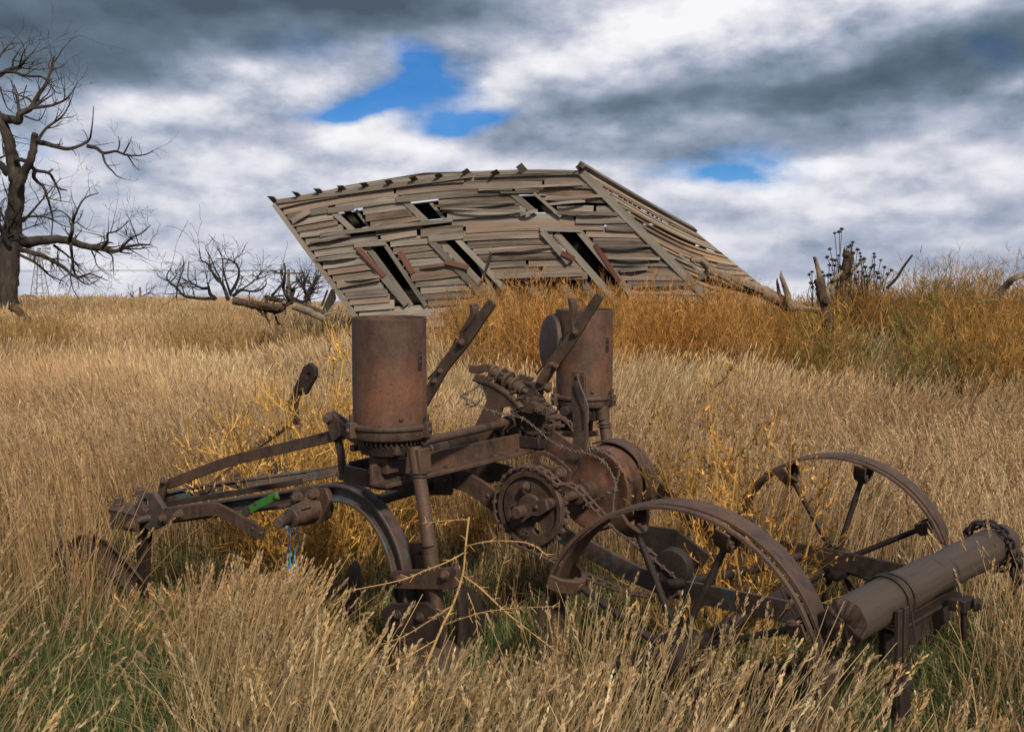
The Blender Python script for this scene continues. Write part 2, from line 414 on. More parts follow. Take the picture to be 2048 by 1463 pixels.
# warp of the cloud coordinates
w1 = mm('SUBTRACT', wn(mapping(gen, (1, 1, 2.2)), 4.5, 4, .55), .5)
w2 = mm('SUBTRACT', wn(mapping(gen, (1, 1, 2.2), (7.3, 2.1, 4.4)), 4.5, 4, .55), .5)
AZ = mm('ADD', azr, mm('MULTIPLY', w1, .20)); EL = mm('ADD', elr, mm('MULTIPLY', w2, .11))
def blob(px, py, sx, sy, rot=0.0):
    cx = (px - 1024) / F; cy = (600 - py) / F; sx /= F; sy /= F
    c, s_ = math.cos(R(rot)), math.sin(R(rot))
    x = mm('SUBTRACT', AZ, cx); y = mm('SUBTRACT', EL, cy)
    u = mm('ADD', mm('MULTIPLY', x, c / sx), mm('MULTIPLY', y, s_ / sx))
    v = mm('ADD', mm('MULTIPLY', x, -s_ / sy), mm('MULTIPLY', y, c / sy))
    q = mm('ADD', mm('MULTIPLY', u, u), mm('MULTIPLY', v, v))
    return mm('EXPONENT', mm('MULTIPLY', q, -1.0))
def total(items, start=0.0):
    acc = start
    for amp, bl in items:
        acc = mm('MULTIPLY_ADD', bl, amp, acc)
    return acc
# flat-layer coordinates: clouds crowd together towards the horizon
den = mm('ADD', mm('MAXIMUM', dz, 0.0), .20)
lay = nt.nodes.new('ShaderNodeCombineXYZ'); nt.links.new(mm('DIVIDE', dx, den), lay.inputs[0]); nt.links.new(mm('DIVIDE', dy, den), lay.inputs[1])
def cloudn(off): return wn(mapping(lay.outputs[0], (1.15, 1.35, 1), (3.1, off, 0), (0, 0, R(10))), 1.1, 4, .5)
n1 = cloudn(0.0); n1s = cloudn(-.14)
emb = mm('SUBTRACT', n1, n1s)
cv = mapping(gen, (.92, 1, 1.9), (1.7, .4, .2), (0, R(-13), 0)); cvs = mapping(gen, (.92, 1, 1.9), (1.7, .4, .25), (0, R(-13), 0))
puff = wn(cv, 7.0, 8, .54); puffs = wn(cvs, 7.0, 4, .5)
emb2 = mm('SUBTRACT', puff, puffs)
fv = mapping(gen, (1, 1, 1.8), (.3, 2.4, .8), (0, R(-13), 0)); fvs = mapping(gen, (1, 1, 1.8), (.3, 2.4, .825), (0, R(-13), 0))
fine = wn(fv, 21.0, 5, .6); emb3 = mm('SUBTRACT', fine, wn(fvs, 21.0, 3, .55))
B = [(-.40, blob(280, 10, 720, 150, 3)), (-.30, blob(720, 20, 330, 75, 5)), (-.12, blob(60, 130, 190, 110)),
     (.15, blob(520, 195, 260, 55, 8)), (.30, blob(1150, 150, 280, 60, 17)), (.24, blob(1480, 65, 340, 62, 10)), (.10, blob(330, 215, 200, 50, 10)), (.16, blob(1000, 215, 130, 40, 20)),
     (-.32, blob(1420, 228, 330, 48, 6)), (-.34, blob(1800, 165, 330, 66, 15)), (-.22, blob(2040, 80, 130, 100, 0)), (-.16, blob(1990, 250, 150, 50, 10)),
     (.22, blob(740, 295, 230, 26, -6)), (.12, blob(560, 345, 240, 50, 0)), (.16, blob(1250, 285, 150, 40, 6)),
     (.26, blob(1680, 325, 80, 28, 5)), (.22, blob(1960, 205, 70, 26, 20)), (.16, blob(1900, 390, 320, 40, 0)), (.16, blob(1520, 400, 150, 24, 0)),
     (-.10, blob(420, 280, 180, 34, 0)), (-.14, blob(1200, 330, 200, 30, 0)), (-.12, blob(1620, 290, 260, 30, 4)), (.08, blob(330, 420, 330, 80, 0)), (-.08, blob(250, 120, 300, 40, 0))]
dens = total(B, .53)
hz = mm('SUBTRACT', 1.0, mm('MINIMUM', 1.0, mm('MULTIPLY', mm('ABSOLUTE', dz), 5.5)))
amp = mm('SUBTRACT', .86, mm('MULTIPLY', hz, .30))
nz = mm('MULTIPLY', mm('SUBTRACT', n1, .5), .34)
nz = mm('MULTIPLY_ADD', emb, .55, nz)
nz = mm('MULTIPLY_ADD', mm('SUBTRACT', puff, .5), .42, nz)
nz = mm('MULTIPLY_ADD', emb2, 1.30, nz)
nz = mm('MULTIPLY_ADD', mm('SUBTRACT', fine, .5), .16, nz)
nz = mm('MULTIPLY_ADD', emb3, .34, nz)
amp = mm('MULTIPLY', amp, mm('MINIMUM', 1.15, mm('MAXIMUM', .42, mm('MULTIPLY_ADD', dens, 1.5, .25))))
dens = mm('MULTIPLY_ADD', nz, amp, dens)
dens = mm('MULTIPLY_ADD', hz, .09, dens)
ccol = ramp(nt, dens, [(.0, (.060, .085, .115)), (.20, (.118, .160, .215)), (.38, (.225, .27, .355)), (.55, (.37, .40, .485)), (.74, (.58, .585, .64)), (.96, (.74, .735, .755))])
BL = [(.78, blob(815, 145, 55, 45, 25)), (.92, blob(735, 225, 115, 34, 10)), (.85, blob(935, 264, 120, 22, 4)), (.75, blob(630, 245, 110, 26, 0)),
      (1.1, blob(1550, 345, 110, 44, 0)), (.95, blob(1430, 374, 150, 26, 0)), (.4, blob(60, 330, 80, 46, 0)), (.55, blob(890, 190, 110, 70, 0)), (.3, blob(1990, 110, 120, 90, 0)), (.28, blob(560, 120, 200, 60, 0))]
bm_ = total(BL, 0.0)
bn_ = mm('MULTIPLY_ADD', mm('SUBTRACT', puff, .5), -2.4, mm('MULTIPLY', mm('SUBTRACT', fine, .5), -.8))
bn_ = mm('MULTIPLY_ADD', mm('SUBTRACT', n1, .5), -1.0, bn_)
bm_ = mm('MULTIPLY', bm_, mm('ADD', bn_, 1.0))
bmask = ramp(nt, bm_, [(.18, (0, 0, 0)), (.55, (.36, .36, .36)), (1.0, (.90, .90, .90))])
bgs = nt.nodes.new('ShaderNodeBackground'); bgc = nt.nodes.new('ShaderNodeBackground')
skc = mixc(nt, 1.0, sky.outputs[0], (.20, .78, 1.5), 'MULTIPLY')
nt.links.new(skc, bgs.inputs[0]); bgs.inputs[1].default_value = .055
nt.links.new(ccol, bgc.inputs[0]); bgc.inputs[1].default_value = 1.0
mxs = nt.nodes.new('ShaderNodeMixShader'); nt.links.new(bmask, mxs.inputs[0]); nt.links.new(bgc.outputs[0], mxs.inputs[1]); nt.links.new(bgs.outputs[0], mxs.inputs[2])
nt.links.new(mxs.outputs[0], wout.inputs[0])
vs = scene.view_settings; vs.view_transform = 'Standard'; vs.look = 'None'; vs.exposure = 0.34; vs.gamma = 1.0
scene.cycles.max_bounces = 6; scene.cycles.diffuse_bounces = 3; scene.cycles.glossy_bounces = 2; scene.cycles.transmission_bounces = 3
scene.cycles.use_denoising = True
# ---------------------------------------------------------------- ground
def axis_samples(lo, hi, near, step):
    out = [0.0]; s = step; x = 0.0
    while x < hi:
        x += s
        if x > near: s *= 1.12
        out.append(x)
    neg = []; s = step; x = 0.0
    while x < -lo:
        x += s
        if x > near: s *= 1.12
        neg.append(-x)
    return neg[::-1] + out
xs = axis_samples(-900, 900, 14, .28); ys = axis_samples(-30, 1400, 34, .28)
X, Y = np.meshgrid(np.array(xs), np.array(ys)); Z = gz(X, Y) - 0.02 + .02 * vnoise(X, Y, .35, 3)
nx, ny = len(xs), len(ys)
gm = MB(); gm.v = [Vector(p) for p in np.stack([X.ravel(), Y.ravel(), Z.ravel()], 1).tolist()]
for j in range(ny - 1):
    for i in range(nx - 1):
        gm.f.append([j * nx + i, j * nx + i + 1, (j + 1) * nx + i + 1, (j + 1) * nx + i]); gm.t.append(.5); gm.uv.append([(0.0, 0.0)] * 4)
gmat, nt, out = newmat('thatch_ground')
tcg = nd(nt, 'ShaderNodeTexCoord'); v = tcg.outputs['Object']
g1 = noise(nt, v, .35, 5, .6); g2 = noise(nt, v, 26, 5, .7, .6); g3 = noise(nt, v, 3, 4)
c = ramp(nt, g2, [(.3, (.018, .013, .008)), (.5, (.055, .040, .022)), (.7, (.12, .09, .05))])
c = mixc(nt, math_(nt, 'MULTIPLY', ramp(nt, g3, [(.45, (0, 0, 0)), (.65, (1, 1, 1))]), .5), c, (.03, .045, .015))
far_ = nd(nt, 'ShaderNodeSeparateXYZ'); nt.links.new(v, far_.inputs[0])
fm = nd(nt, 'ShaderNodeMapRange'); nt.links.new(far_.outputs[1], fm.inputs[0]); fm.inputs[1].default_value = 22; fm.inputs[2].default_value = 60
c = mixc(nt, fm.outputs[0], c, ramp(nt, g1, [(.35, (.21, .145, .075)), (.65, (.30, .22, .125))]))
b = nd(nt, 'ShaderNodeBsdfPrincipled'); nt.links.new(c, b.inputs['Base Color']); b.inputs['Roughness'].default_value = .95; b.inputs['Specular IOR Level'].default_value = .1
bp = nd(nt, 'ShaderNodeBump'); bp.inputs['Strength'].default_value = .8; bp.inputs['Distance'].default_value = .03; nt.links.new(g2, bp.inputs['Height']); nt.links.new(bp.outputs[0], b.inputs['Normal'])
nt.links.new(b.outputs[0], out.inputs[0])
tag(obj('ground', gm, gmat), kind='structure')
# ---------------------------------------------------------------- the planter
PL = empty('planter', O + D * .2 + A * .45)
tag(PL, 'rusted two row horse drawn planter with two tall seed cans, levers and spoked steel wheels', 'farm machine')
def P(name, mb, mat='rust', parent=None, bevel=.0018, ang=40, label=None):
    o = obj(name, mb, M[mat] if isinstance(mat, str) else mat, parent or PL, bevel, ang)
    if label: o['label'] = label
    return o
def pl(pts, v): return [m(x, y, v) for x, y in pts]
def smoothpts(pts, n=5):
    out = []; L = len(pts)
    for i in range(L - 1):
        p0 = pts[max(i - 1, 0)]; p1 = pts[i]; p2 = pts[i + 1]; p3 = pts[min(i + 2, L - 1)]
        for k in range(n):
            t = k / n
            out.append(0.5 * ((2 * p1) + (p2 - p0) * t + (2 * p0 - 5 * p1 + 4 * p2 - p3) * t * t + (3 * p1 - p0 - 3 * p2 + p3) * t ** 3))
    out.append(pts[-1]); return out
nA = -A   # towards the camera side
# ---- near curved I-beam
def ibeam(w, th, fl, ft):
    w /= 2; fl /= 2; t = th / 2
    return [(-w, -fl), (-w, fl), (-w + ft, fl), (-w + ft, t), (w - ft, t), (w - ft, fl), (w, fl), (w, -fl), (w - ft, -fl), (w - ft, -t), (-w + ft, -t), (-w + ft, -fl)]
beam = smoothpts(pl([(328, 1031), (480, 1010), (590, 994), (650, 984), (705, 988), (752, 1022), (788, 1082), (806, 1148), (808, 1215)], 0), 7)
b = MB(); b.sweep(ibeam(.056, .012, .05, .011), beam, A); P('curved_beam', b, 'rust_blue', bevel=.003)
# ---- opener foot
b = MB(); b.plate(pl([(783, 1143), (905, 1134), (914, 1142), (914, 1172), (905, 1178), (790, 1176)], -.05), A, .02)
b.bolt(m(801, 1158, -.05), nA, .010); b.bolt(m(890, 1150, -.05), nA, .011); P('clamp', b)
b = MB(); b.strap(pl([(828, 1085), (836, 1150), (846, 1230)], .03), .05, .016); b.bolt(m(838, 1100, .02), nA, .009); P('shank', b)
b = MB()
b.plate(pl([(762, 1222), (775, 1208), (850, 1204), (872, 1222), (884, 1250), (880, 1330), (768, 1322)], -.06), A, .014)
b.bolt(m(796, 1230, -.06), nA, .010); b.bolt(m(840, 1234, -.06), nA, .010); P('frog_plate', b, 'rust_dark')
b = MB(); c0 = m(850, 1335, -.10)
b.lathe([(.0001, .022), (.05, .018), (.085, .006), (.108, -.012), (.108, -.016), (.085, .001), (.05, .012), (.0001, .016)], c0, (nA * .6 + UP * .75 + D * .1), 36); P('share', b, 'rust', ang=60)
for (px, py, v, ax, rr) in ((700, 1180, .22, (nA * .75 - D * .5 + UP * .1), .10),):
    b = MB(); b.lathe([(.0001, .02), (rr * .4, .016), (rr * .8, .004), (rr, -.014), (rr, -.018), (rr * .8, -.001), (rr * .4, .011), (.0001, .015)], m(px, py, v), ax, 40)
    b.cyl(m(px, py, v) - ax.normalized() * .04, m(px, py, v) + ax.normalized() * .03, .022); P('covering_disc', b, 'rust_dark', ang=60)
b = MB(); gpts = [[m(x + 10 * i, y + 2 * i, .10 + .012 * i * i) for x, y in ((905, 1160), (912, 1200), (916, 1250), (912, 1300), (905, 1345))] for i in range(0, 11)]
gpts = [[p - UP * (.0016 * i * i) * (1 if j < 2 else .3) for j, p in enumerate(col)] for i, col in enumerate(gpts)]
V = [p for c_ in gpts for p in c_]; b.add(V, [[i * 5 + j, i * 5 + j + 1, (i + 1) * 5 + j + 1, (i + 1) * 5 + j] for i in range(10) for j in range(4)])
mo = P('mouldboard', b, 'rust_dark', bevel=0, ang=60); so_ = mo.modifiers.new('sheet', 'SOLIDIFY'); so_.thickness = .006
# ---- seed cans
def seed_can(cx, top, bot, v, label):
    ct = m(cx, top, v); cb = m(cx, bot, v); c = Vector((cb.x, cb.y, 0)); h = ct.z - cb.z; z0 = cb.z
    base = Vector((c.x, c.y, z0)); r = .107
    mb = MB(); mb.lathe([(r, 0), (r, h * .1), (r, h * .5), (r, h * .9), (r + .0012, h - .004), (r + .0012, h), (r - .0015, h), (r - .002, h * .5), (r - .002, .02), (.0001, .02)], base, UP, 64)
    for i, q in enumerate(mb.v):
        rr_ = q - base; a_ = math.atan2(rr_.y, rr_.x); k_ = 1 + .010 * math.sin(2 * a_ + 1.3 + 4 * rr_.z) + .005 * math.sin(5 * a_ + 17 * rr_.z) ; tc_ = CAM - base; tc_.z = 0; tc_.normalize(); mb.v[i] = base + Vector((rr_.x * k_, rr_.y * k_, rr_.z - .045 * rr_.dot(tc_) * min(1, rr_.z / .05)))
    can = P('seed_can', mb, 'rust_hopper', bevel=0, ang=45, label=label)
    tocam = (CAM - base); tocam.z = 0; tocam.normalize(); side = UP.cross(tocam)
    def on(ang, hh, rr=r): 
        dr = (tocam * math.cos(R(ang)) + side * math.sin(R(ang))); return base + dr * rr + UP * hh, dr
    mb = MB()
    for q in (-.5, .5):
        pass
    p, dr = on(52, h * .60); tg = UP.cross(dr)
    mb.box(p + dr * .002, tg * .008, UP * .026, dr * .0022); mb.rivet(p + dr * .004 + UP * .014, dr, .0055); mb.rivet(p + dr * .004 - UP * .004, dr, .0055); P('catch_plate', mb, 'rust_dark', can, .001)
    mb = MB(); p, dr = on(17, .022); mb.rivet(p, dr, .007); P('rivet', mb, 'rust', can, 0)
    # base casting
    mb = MB(); mb.lathe([(.1, -.042), (.112, -.040), (.116, -.030), (.116, -.014), (.122, -.010), (.122, .0), (.112, .006), (.100, .004)], base, UP, 56, closed=True)
    mb.lathe([(.0001, -.041), (.1, -.041)], base, UP, 56)
    for k in range(40):
        a = 2 * PI * k / 40; dr = Vector((math.cos(a), math.sin(a), 0)); mb.box(base + dr * .090 - UP * .049, dr * .008, UP.cross(dr) * .0042, UP * .007)
    for ang in (58, -62, 180):
        p, dr = on(ang, -.012, .122); tg = UP.cross(dr); mb.box(p, tg * .013, dr * .012, UP * .022); mb.box(p + UP * .03 + dr * .002, tg * .006, dr * .005, UP * .016); mb.rivet(p + dr * .012, dr, .008)
    ring = P('base_ring', mb, 'rust', bevel=.002, ang=45)
    # under casting
    mb = MB(); mb.lathe([(.0001, -.052), (.088, -.052), (.092, -.060), (.085, -.085), (.055, -.095), (.0001, -.095)], base, UP, 40)
    P('feed_housing', mb, 'rust_dark', bevel=0)
    return base, on, can
nb, non, near_can = seed_can(780, 634, 846, 0, 'near seed can with orange rust low on its side')
fb, fon, far_can = seed_can(1168, 618, 790, 1.1, 'far seed can with its round lid hanging open')
# pedestal under the near can
b = MB()
for (x0, x1) in ((738, 772), (812, 838)):
    b.plate(pl([(x0 + 2, 898), (x1, 898), (x1 + 4, 948), (x1 - 9, 948), (x1 - 12, 940), (x0 + 12, 938), (x0 + 6, 948), (x0 - 3, 948)], -.045), A, .05)
b.box(m(782, 892, 0), D * .075, A * .06, UP * .014)
P('pedestal', b, 'rust', bevel=.003)
b = MB(); q0 = m(703, 896, -.06); q1 = m(745, 888, .02); b.cyl(q0, q1, .0105); ax = (q1 - q0).normalized(); b.lathe([(.017, 0), (.022, .004), (.022, .016), (.017, .02)], q0 + ax * .045, ax, 20); b.lathe([(.017, 0), (.022, .003), (.022, .012), (.017, .016)], q0 + ax * .072, ax, 20)
b.bolt(q0 + ax * .055 + UP * .022, UP, .006, washer=False); P('stub_shaft', b, 'rust', bevel=.001)
# ---- seed tubes (coiled ribbon)
def coil_tube(pts, r, pitch=.0050, lean=0):
    pts = smoothpts([Vector(p) for p in pts], 8); seg = [0]
    for i in range(1, len(pts)): seg.append(seg[-1] + (pts[i] - pts[i - 1]).length)
    Lt = seg[-1]; N = int(Lt / pitch) * 4; o = []; rs = []
    for k in range(N + 1):
        s_ = Lt * k / N; i = max(j for j in range(len(seg)) if seg[j] <= s_ + 1e-9); i = min(i, len(seg) - 2)
        t = (s_ - seg[i]) / max(1e-9, seg[i + 1] - seg[i]); o.append(pts[i].lerp(pts[i + 1], t)); rs.append(r * (1 + (.0, .022, .022, -.03)[k % 4]))
    mb = MB(); mb.tube(o, rs, 18); return mb
b = coil_tube(pl([(829, 893), (836, 940), (848, 1010), (858, 1090)], -.03), .0195)
P('seed_tube', b, 'rust', bevel=0, ang=20)
b = MB(); b.tube(pl([(857, 1080), (864, 1135), (874, 1210), (886, 1300)], -.02), [.023, .023, .021, .020], 18); P('seed_boot', b, 'rust', bevel=0)
b = MB(); b.torus(m(838, 946, -.03), (0, 0.1, 1), .022, .0022); b.torus(m(838, 951, -.03), (0.1, 0, 1), .022, .0022); P('tie_wire', b, 'rust_dark', bevel=0)
b = coil_tube(pl([(1205, 818), (1209, 850), (1217, 905), (1222, 960)], 1.08), .0205); P('seed_tube', b, 'rust', bevel=0, ang=20)
b = MB(); b.tube(pl([(1203, 812), (1206, 838)], 1.08), .027, 18); b.torus(m(1208, 846, 1.08), (0, 0, 1), .024, .003); b.torus(m(1209, 853, 1.08), (0, .1, 1), .024, .003); P('tube_collar', b, 'rust', bevel=0)
# pedestal legs of the far can
b = MB(); b.plate(pl([(1120, 808), (1140, 806), (1148, 868), (1120, 868)], 1.05), A, .02); b.plate(pl([(1170, 808), (1184, 808), (1180, 866), (1166, 866)], 1.12), A, .02); b.box(m(1165, 815, 1.1), D * .085, A * .05, UP * .012); P('pedestal', b, 'rust_dark')
# lid hanging off the far can
lc = m(1098, 684, 1.03); la = (nA * .8 - D * .62 + UP * .06).normalized()
b = MB(); b.lathe([(.0001, .010), (.085, .008), (.104, .003), (.108, -.006), (.106, -.012), (.103, -.011), (.102, -.002), (.085, .004), (.0001, .006)], lc, la, 48)
hg = m(1112, 632, 1.06); b.box(hg, D * .016, A * .016, UP * .010); b.cyl(hg - A * .03, hg + A * .03, .006); P('lid', b, 'rust', far_can, bevel=0, ang=50)
# ---- hub and axle stub on the near beam
b = MB(); b.cyl(m(556, 1046, -.20), m(602, 1026, -.03), .0165); P('axle_stub', b, 'rust')
b = MB(); q0 = m(580, 1036, -.13); q1 = m(640, 1010, .0); ax = (q1 - q0).normalized()
b.lathe([(.022, 0), (.030, .003), (.030, .022), (.033, .028), (.034, .075), (.05, .12), (.05, .14)], q0, ax, 32)
b.plate(pl([(585, 980), (650, 975), (660, 1000), (640, 1045), (600, 1052), (578, 1030)], -.035), A, .02)
b.plate([m(612, 982, -.045), m(616, 982, -.045), m(606, 1018, -.11), m(600, 1018, -.11)], A, .035)
P('axle_bracket', b, 'rust', bevel=.003)
for x, y in ((597, 994), (630, 988)): b = MB(); b.bolt(m(x, y, -.038), nA, .0145, .02); P('bolt', b, 'rust', bevel=.001)
# ---- bent bar, brace, hitch
b = MB(); b.strap(smoothpts(pl([(320, 1036), (372, 1025), (425, 1017), (450, 1025), (490, 1048), (527, 1068)], -.06), 4), .042, .011)
for (x, y) in ((327, 1036), (360, 1028)): b.bolt(m(x, y, -.067), nA, .012, .014)
b.cyl(m(346, 1030, -.09), m(362, 1028, -.06), .006); b.rivet(m(505, 1056, -.066), nA, .005); b.rivet(m(522, 1066, -.066), nA, .005)
P('bent_bar', b, 'rust')
b = MB(); b.strap(pl([(480, 1032), (515, 1010), (556, 990)], -.05), .026, .009); b.rivet(m(552, 992, -.056), nA, .010); P('brace', b, 'rust_green', label='brace with flaking green paint')
b = MB()
fa, fb_, fc, fd = m(219, 1018, -.10), m(274, 1031, -.10), m(274, 1064, -.10), m(222, 1056, -.10)
b.plate([fa, fb_, fc, fd], A, .011); b.plate([m(217, 1017, -.10), m(276, 1029, -.10), m(268, 1005, .10), m(236, 1003, .10)], -UP, .012)
P('hitch_channel', b, 'rust')
for q, ax_, r_, h_ in ((m(237, 1008, .0), UP, .016, .026), (m(281, 990, .02), UP, .018, .022), (m(264, 1050, -.10), nA, .016, .016)): b = MB(); b.bolt(q, ax_, r_, h_); P('bolt', b, 'rust', bevel=.002)
b = MB(); hole = pl([(284, 1000), (290, 995), (296, 1000), (298, 1018), (292, 1024), (286, 1018)], -.07)
b.plate(pl([(268, 1040), (270, 1010), (280, 990), (296, 984), (306, 986), (326, 1016), (322, 1052), (300, 1062)], -.07), A, .02, [hole]); b.cyl(m(276, 1040, -.09), m(304, 1034, -.06), .013); P('hitch_bracket', b, 'rust_blue', bevel=.003)
b = MB(); b.strap(pl([(292, 1050), (288, 1100), (286, 1190)], -.02), .058, .02); P('coulter_shank', b, 'rust_dark')
b = MB(); sh = smoothpts(pl([(128, 1132), (165, 1100), (215, 1090), (262, 1130), (300, 1175)], -.04), 6)
b.sweep([(-.045, -.05), (-.02, -.03), (.02, -.03), (.045, -.05), (.052, -.045), (.02, -.02), (-.02, -.02), (-.052, -.045)], sh, A); P('front_share', b, 'rust', bevel=.002, ang=60)
# ---- second front beam running back to the far row
b = MB(); b.sweep(ibeam(.044, .012, .036, .009), [m(300, 1003, .08), m(400, 981, .14), m(500, 967, .22), m(620, 950, .40), m(760, 925, .7), m(900, 908, 1.0)], A); P('draft_beam', b, 'rust_blue', bevel=.002)
for q, r_ in ((m(381, 970, .14), .012), (m(472, 955, .2), .016)): b = MB(); b.bolt(q, UP, r_, .019); P('bolt', b)
b = MB(); b.strap([m(330, 1008, .03), m(470, 985, .08), m(600, 962, .2)], .02, .03); P('cross_bar', b, 'rust_dark')
# ---- long flat lifting bar and bell crank
b = MB(); b.strap(smoothpts(pl([(336, 968), (430, 932), (480, 916), (590, 890), (688, 866)], .03), 4), .036, .010); P('lift_bar', b, 'rust')
b = MB(); b.strap(pl([(317, 1010), (323, 985), (330, 957)], .015), .033, .010); b.bolt(m(328, 962, .01), nA, .010, .01); b.strap(pl([(318, 1010), (326, 985), (333, 957)], .045), .03, .008); P('link', b, 'rust')
b = MB(); b.strap(smoothpts(pl([(656, 832), (676, 848), (700, 868), (735, 888)], .02), 4), .034, .014); b.strap(pl([(664, 828), (690, 846), (708, 866)], .06), .026, .012); b.cyl(m(652, 838, -.01), m(662, 832, .08), .012); b.bolt(m(657, 835, .01), nA, .011, .01)
b.plate(pl([(650, 838), (664, 826), (676, 838), (680, 872), (664, 884)], .012), A, .014); P('bell_crank', b, 'rust', bevel=.003)
b = MB(); b.tube(pl([(670, 850), (682, 905), (684, 935)], .04), .0125, 14); P('lift_rod', b, 'rust', bevel=0)
b = coil_tube(pl([(682, 930), (687, 958)], .04), .0105, .006); b.lathe([(.018, 0), (.018, .014)], m(687, 958, .04), UP, 6); P('threaded_end', b, 'rust', bevel=0, ang=20)
b = MB(); b.strap([m(400, 985, .12), m(412, 980, .13), m(440, 952, .2), m(490, 914, .3), m(560, 865, .55), m(600, 836, .85)], .016, .008); P('diagonal_stay', b, 'rust_dark')
# ---- far lift arm rising through the weeds
b = MB(); arm = smoothpts(pl([(592, 850), (588, 810), (596, 780), (612, 752), (628, 735)], .9), 5)
b.strap(arm, .046, .016); hl_ = pl([(612, 748), (618, 744), (622, 750), (617, 757), (611, 755)], .885)
b.plate(pl([(594, 792), (588, 776), (598, 752), (606, 733), (618, 725), (629, 735), (630, 752), (620, 770), (610, 788)], .885), A, .022, [hl_]); b.rivet(m(603, 780, .884), nA, .012); b.strap(pl([(584, 800), (590, 836)], .90), .03, .03); P('lift_arm', b, 'rust_dark', bevel=.003)
b = MB(); b.tube(smoothpts(pl([(590, 842), (560, 862), (525, 880), (500, 897)], .9), 4), .010, 8); P('arm_rod', b, 'rust_dark', bevel=0)
b = MB(); b.lathe([(.0001, 0), (.04, .002), (.05, .02), (.03, .04), (.0001, .045)], m(560, 948, .6), (nA + UP * .4), 20); P('arm_pivot', b, 'rust_dark', bevel=0)
# ---- cross frame (along the axle)
c0 = m(742, 950, -.08); c1 = m(1086, 873, .78)
b = MB(); tdir = (c1 - c0).normalized(); nn = tdir.cross(UP).normalized(); nn = nn if nn.dot(Vector((0, -1, 0))) > 0 else -nn
b.box((c0 + c1) / 2 + UP * .0, (c1 - c0) / 2, UP * .030, nn * .006); b.box((c0 + c1) / 2 - UP * .026 + nn * .034, (c1 - c0) / 2, UP * .006, nn * .028)
for f in (.1, .35, .62, .78): b.box(c0.lerp(c1, f) - UP * .017 + nn * .035, tdir * .012, UP * .004, nn * .010)
P('cross_angle', b, 'rust', bevel=.002)
b = MB(); b.box(c1 + nn * .008 + UP * .01, tdir * .05, UP * .05, nn * .004); b.bolt(c1 + nn * .012 + UP * .02, nn, .012); P('gusset', b, 'rust')
b = MB(); b.bolt(c0 + tdir * .06 + nn * .008, nn, .010); P('bolt', b, 'rust')
e0 = m(700, 945, .10); e1 = m(1150, 842, 1.15)
b = MB(); td = (e1 - e0).normalized(); n2 = td.cross(UP).normalized()
b.box((e0 + e1) / 2, (e1 - e0) / 2, UP * .036, n2 * .006); P('cross_bar', b, 'rust_dark')
b = MB(); b.tube([m(755, 1000, .02), m(850, 972, .30), m(930, 955, .55)], .017, 14); P('black_pipe', b, 'black_pipe', bevel=0)
b = MB(); b.strap([m(690, 946, .0), m(760, 962, .02), m(850, 966, .1)], .05, .012); b.strap([m(766, 962, -.02), m(800, 962, .04)], .06, .01, None); P('beam_clamp', b, 'rust')
# drive shaft, springs
s0 = m(848, 882, .02); s1 = m(1012, 846, .60); s2 = m(1046, 838, .72)
b = MB(); b.cyl(s0, s2, .013, 16); b.lathe([(.016, 0), (.022, .003), (.022, .02), (.016, .024)], s1 - (s1 - s0).normalized() * .05, s1 - s0, 18); P('drive_shaft', b, 'rust', bevel=0)
b = coil_tube([s1, s2], .024, .012); P('shaft_spring', b, 'rust', bevel=0, ang=15)
t0 = m(850, 902, .2); t1 = m(962, 872, .62)
b = MB(); b.cyl(t0, t1, .03, 18); ax = (t1 - t0).normalized()
for k in range(4): b.lathe([(.03, 0), (.036, .004), (.036, .009), (.03, .013)], t0.lerp(t1, .12) + ax * .014 * k, ax, 20)
P('roller_tube', b, 'rust_dark', bevel=0)
# ---- arched flat bars under the frame
b = MB(); b.strap(smoothpts(pl([(790, 968), (850, 960), (905, 956), (945, 970), (985, 998), (1030, 1046), (1070, 1080)], .34), 6), .064, .013); b.bolt(m(893, 962, .33), nA, .009); b.rivet(m(976, 991, .335), nA, .007)
b.plate(pl([(826, 948), (902, 942), (904, 990), (828, 990)], .325), A, .008); P('arched_bar', b, 'rust', bevel=.002)
b = MB(); b.strap(smoothpts(pl([(880, 948), (930, 940), (985, 942), (1025, 955), (1060, 985), (1100, 1030)], .62), 6), .066, .013); b.plate(pl([(930, 922), (986, 920), (986, 966), (930, 962)], .61), A, .008); b.bolt(m(972, 942, .605), nA, .010); P('arched_bar', b, 'rust', bevel=.002)
# ---- sprocket, chain, shaft, drum
S = m(1062, 1016, .30)
def circ(c, r, n, ph=0.0, e1=D, e2=UP): return [c + (e1 * math.cos(2 * PI * k / n + ph) + e2 * math.sin(2 * PI * k / n + ph)) * r for k in range(n)]
SR = .117
holes = []
for (hx, hy, hr) in ((1052, 976, .019), (1029, 1024, .019), (1075, 1057, .020), (1096, 1009, .019)):
    hc = m(hx, hy, .30); holes.append(circ(hc, hr, 20))
b = MB(); b.plate(circ(S, SR * .86, 64), A, .012, holes)
b.lathe([(SR * .84, -.010), (SR * .97, -.012), (SR, -.006), (SR, .02), (SR * .97, .026), (SR * .84, .024)], S, A, 64, closed=True)
NT_ = 26
for k in range(NT_):
    a = 2 * PI * k / NT_; dr = D * math.cos(a) + UP * math.sin(a); tg = A.cross(dr)
    b.plate([S + dr * SR * .98 - tg * .010, S + dr * (SR + .012) - tg * .003, S + dr * (SR + .012) + tg * .003, S + dr * SR * .98 + tg * .010], A, .014)
b.lathe([(.045, -.004), (.040, -.012), (.0001, -.012)], S, A, 32)
spr = P('sprocket', b, 'rust', bevel=.0015, ang=35)
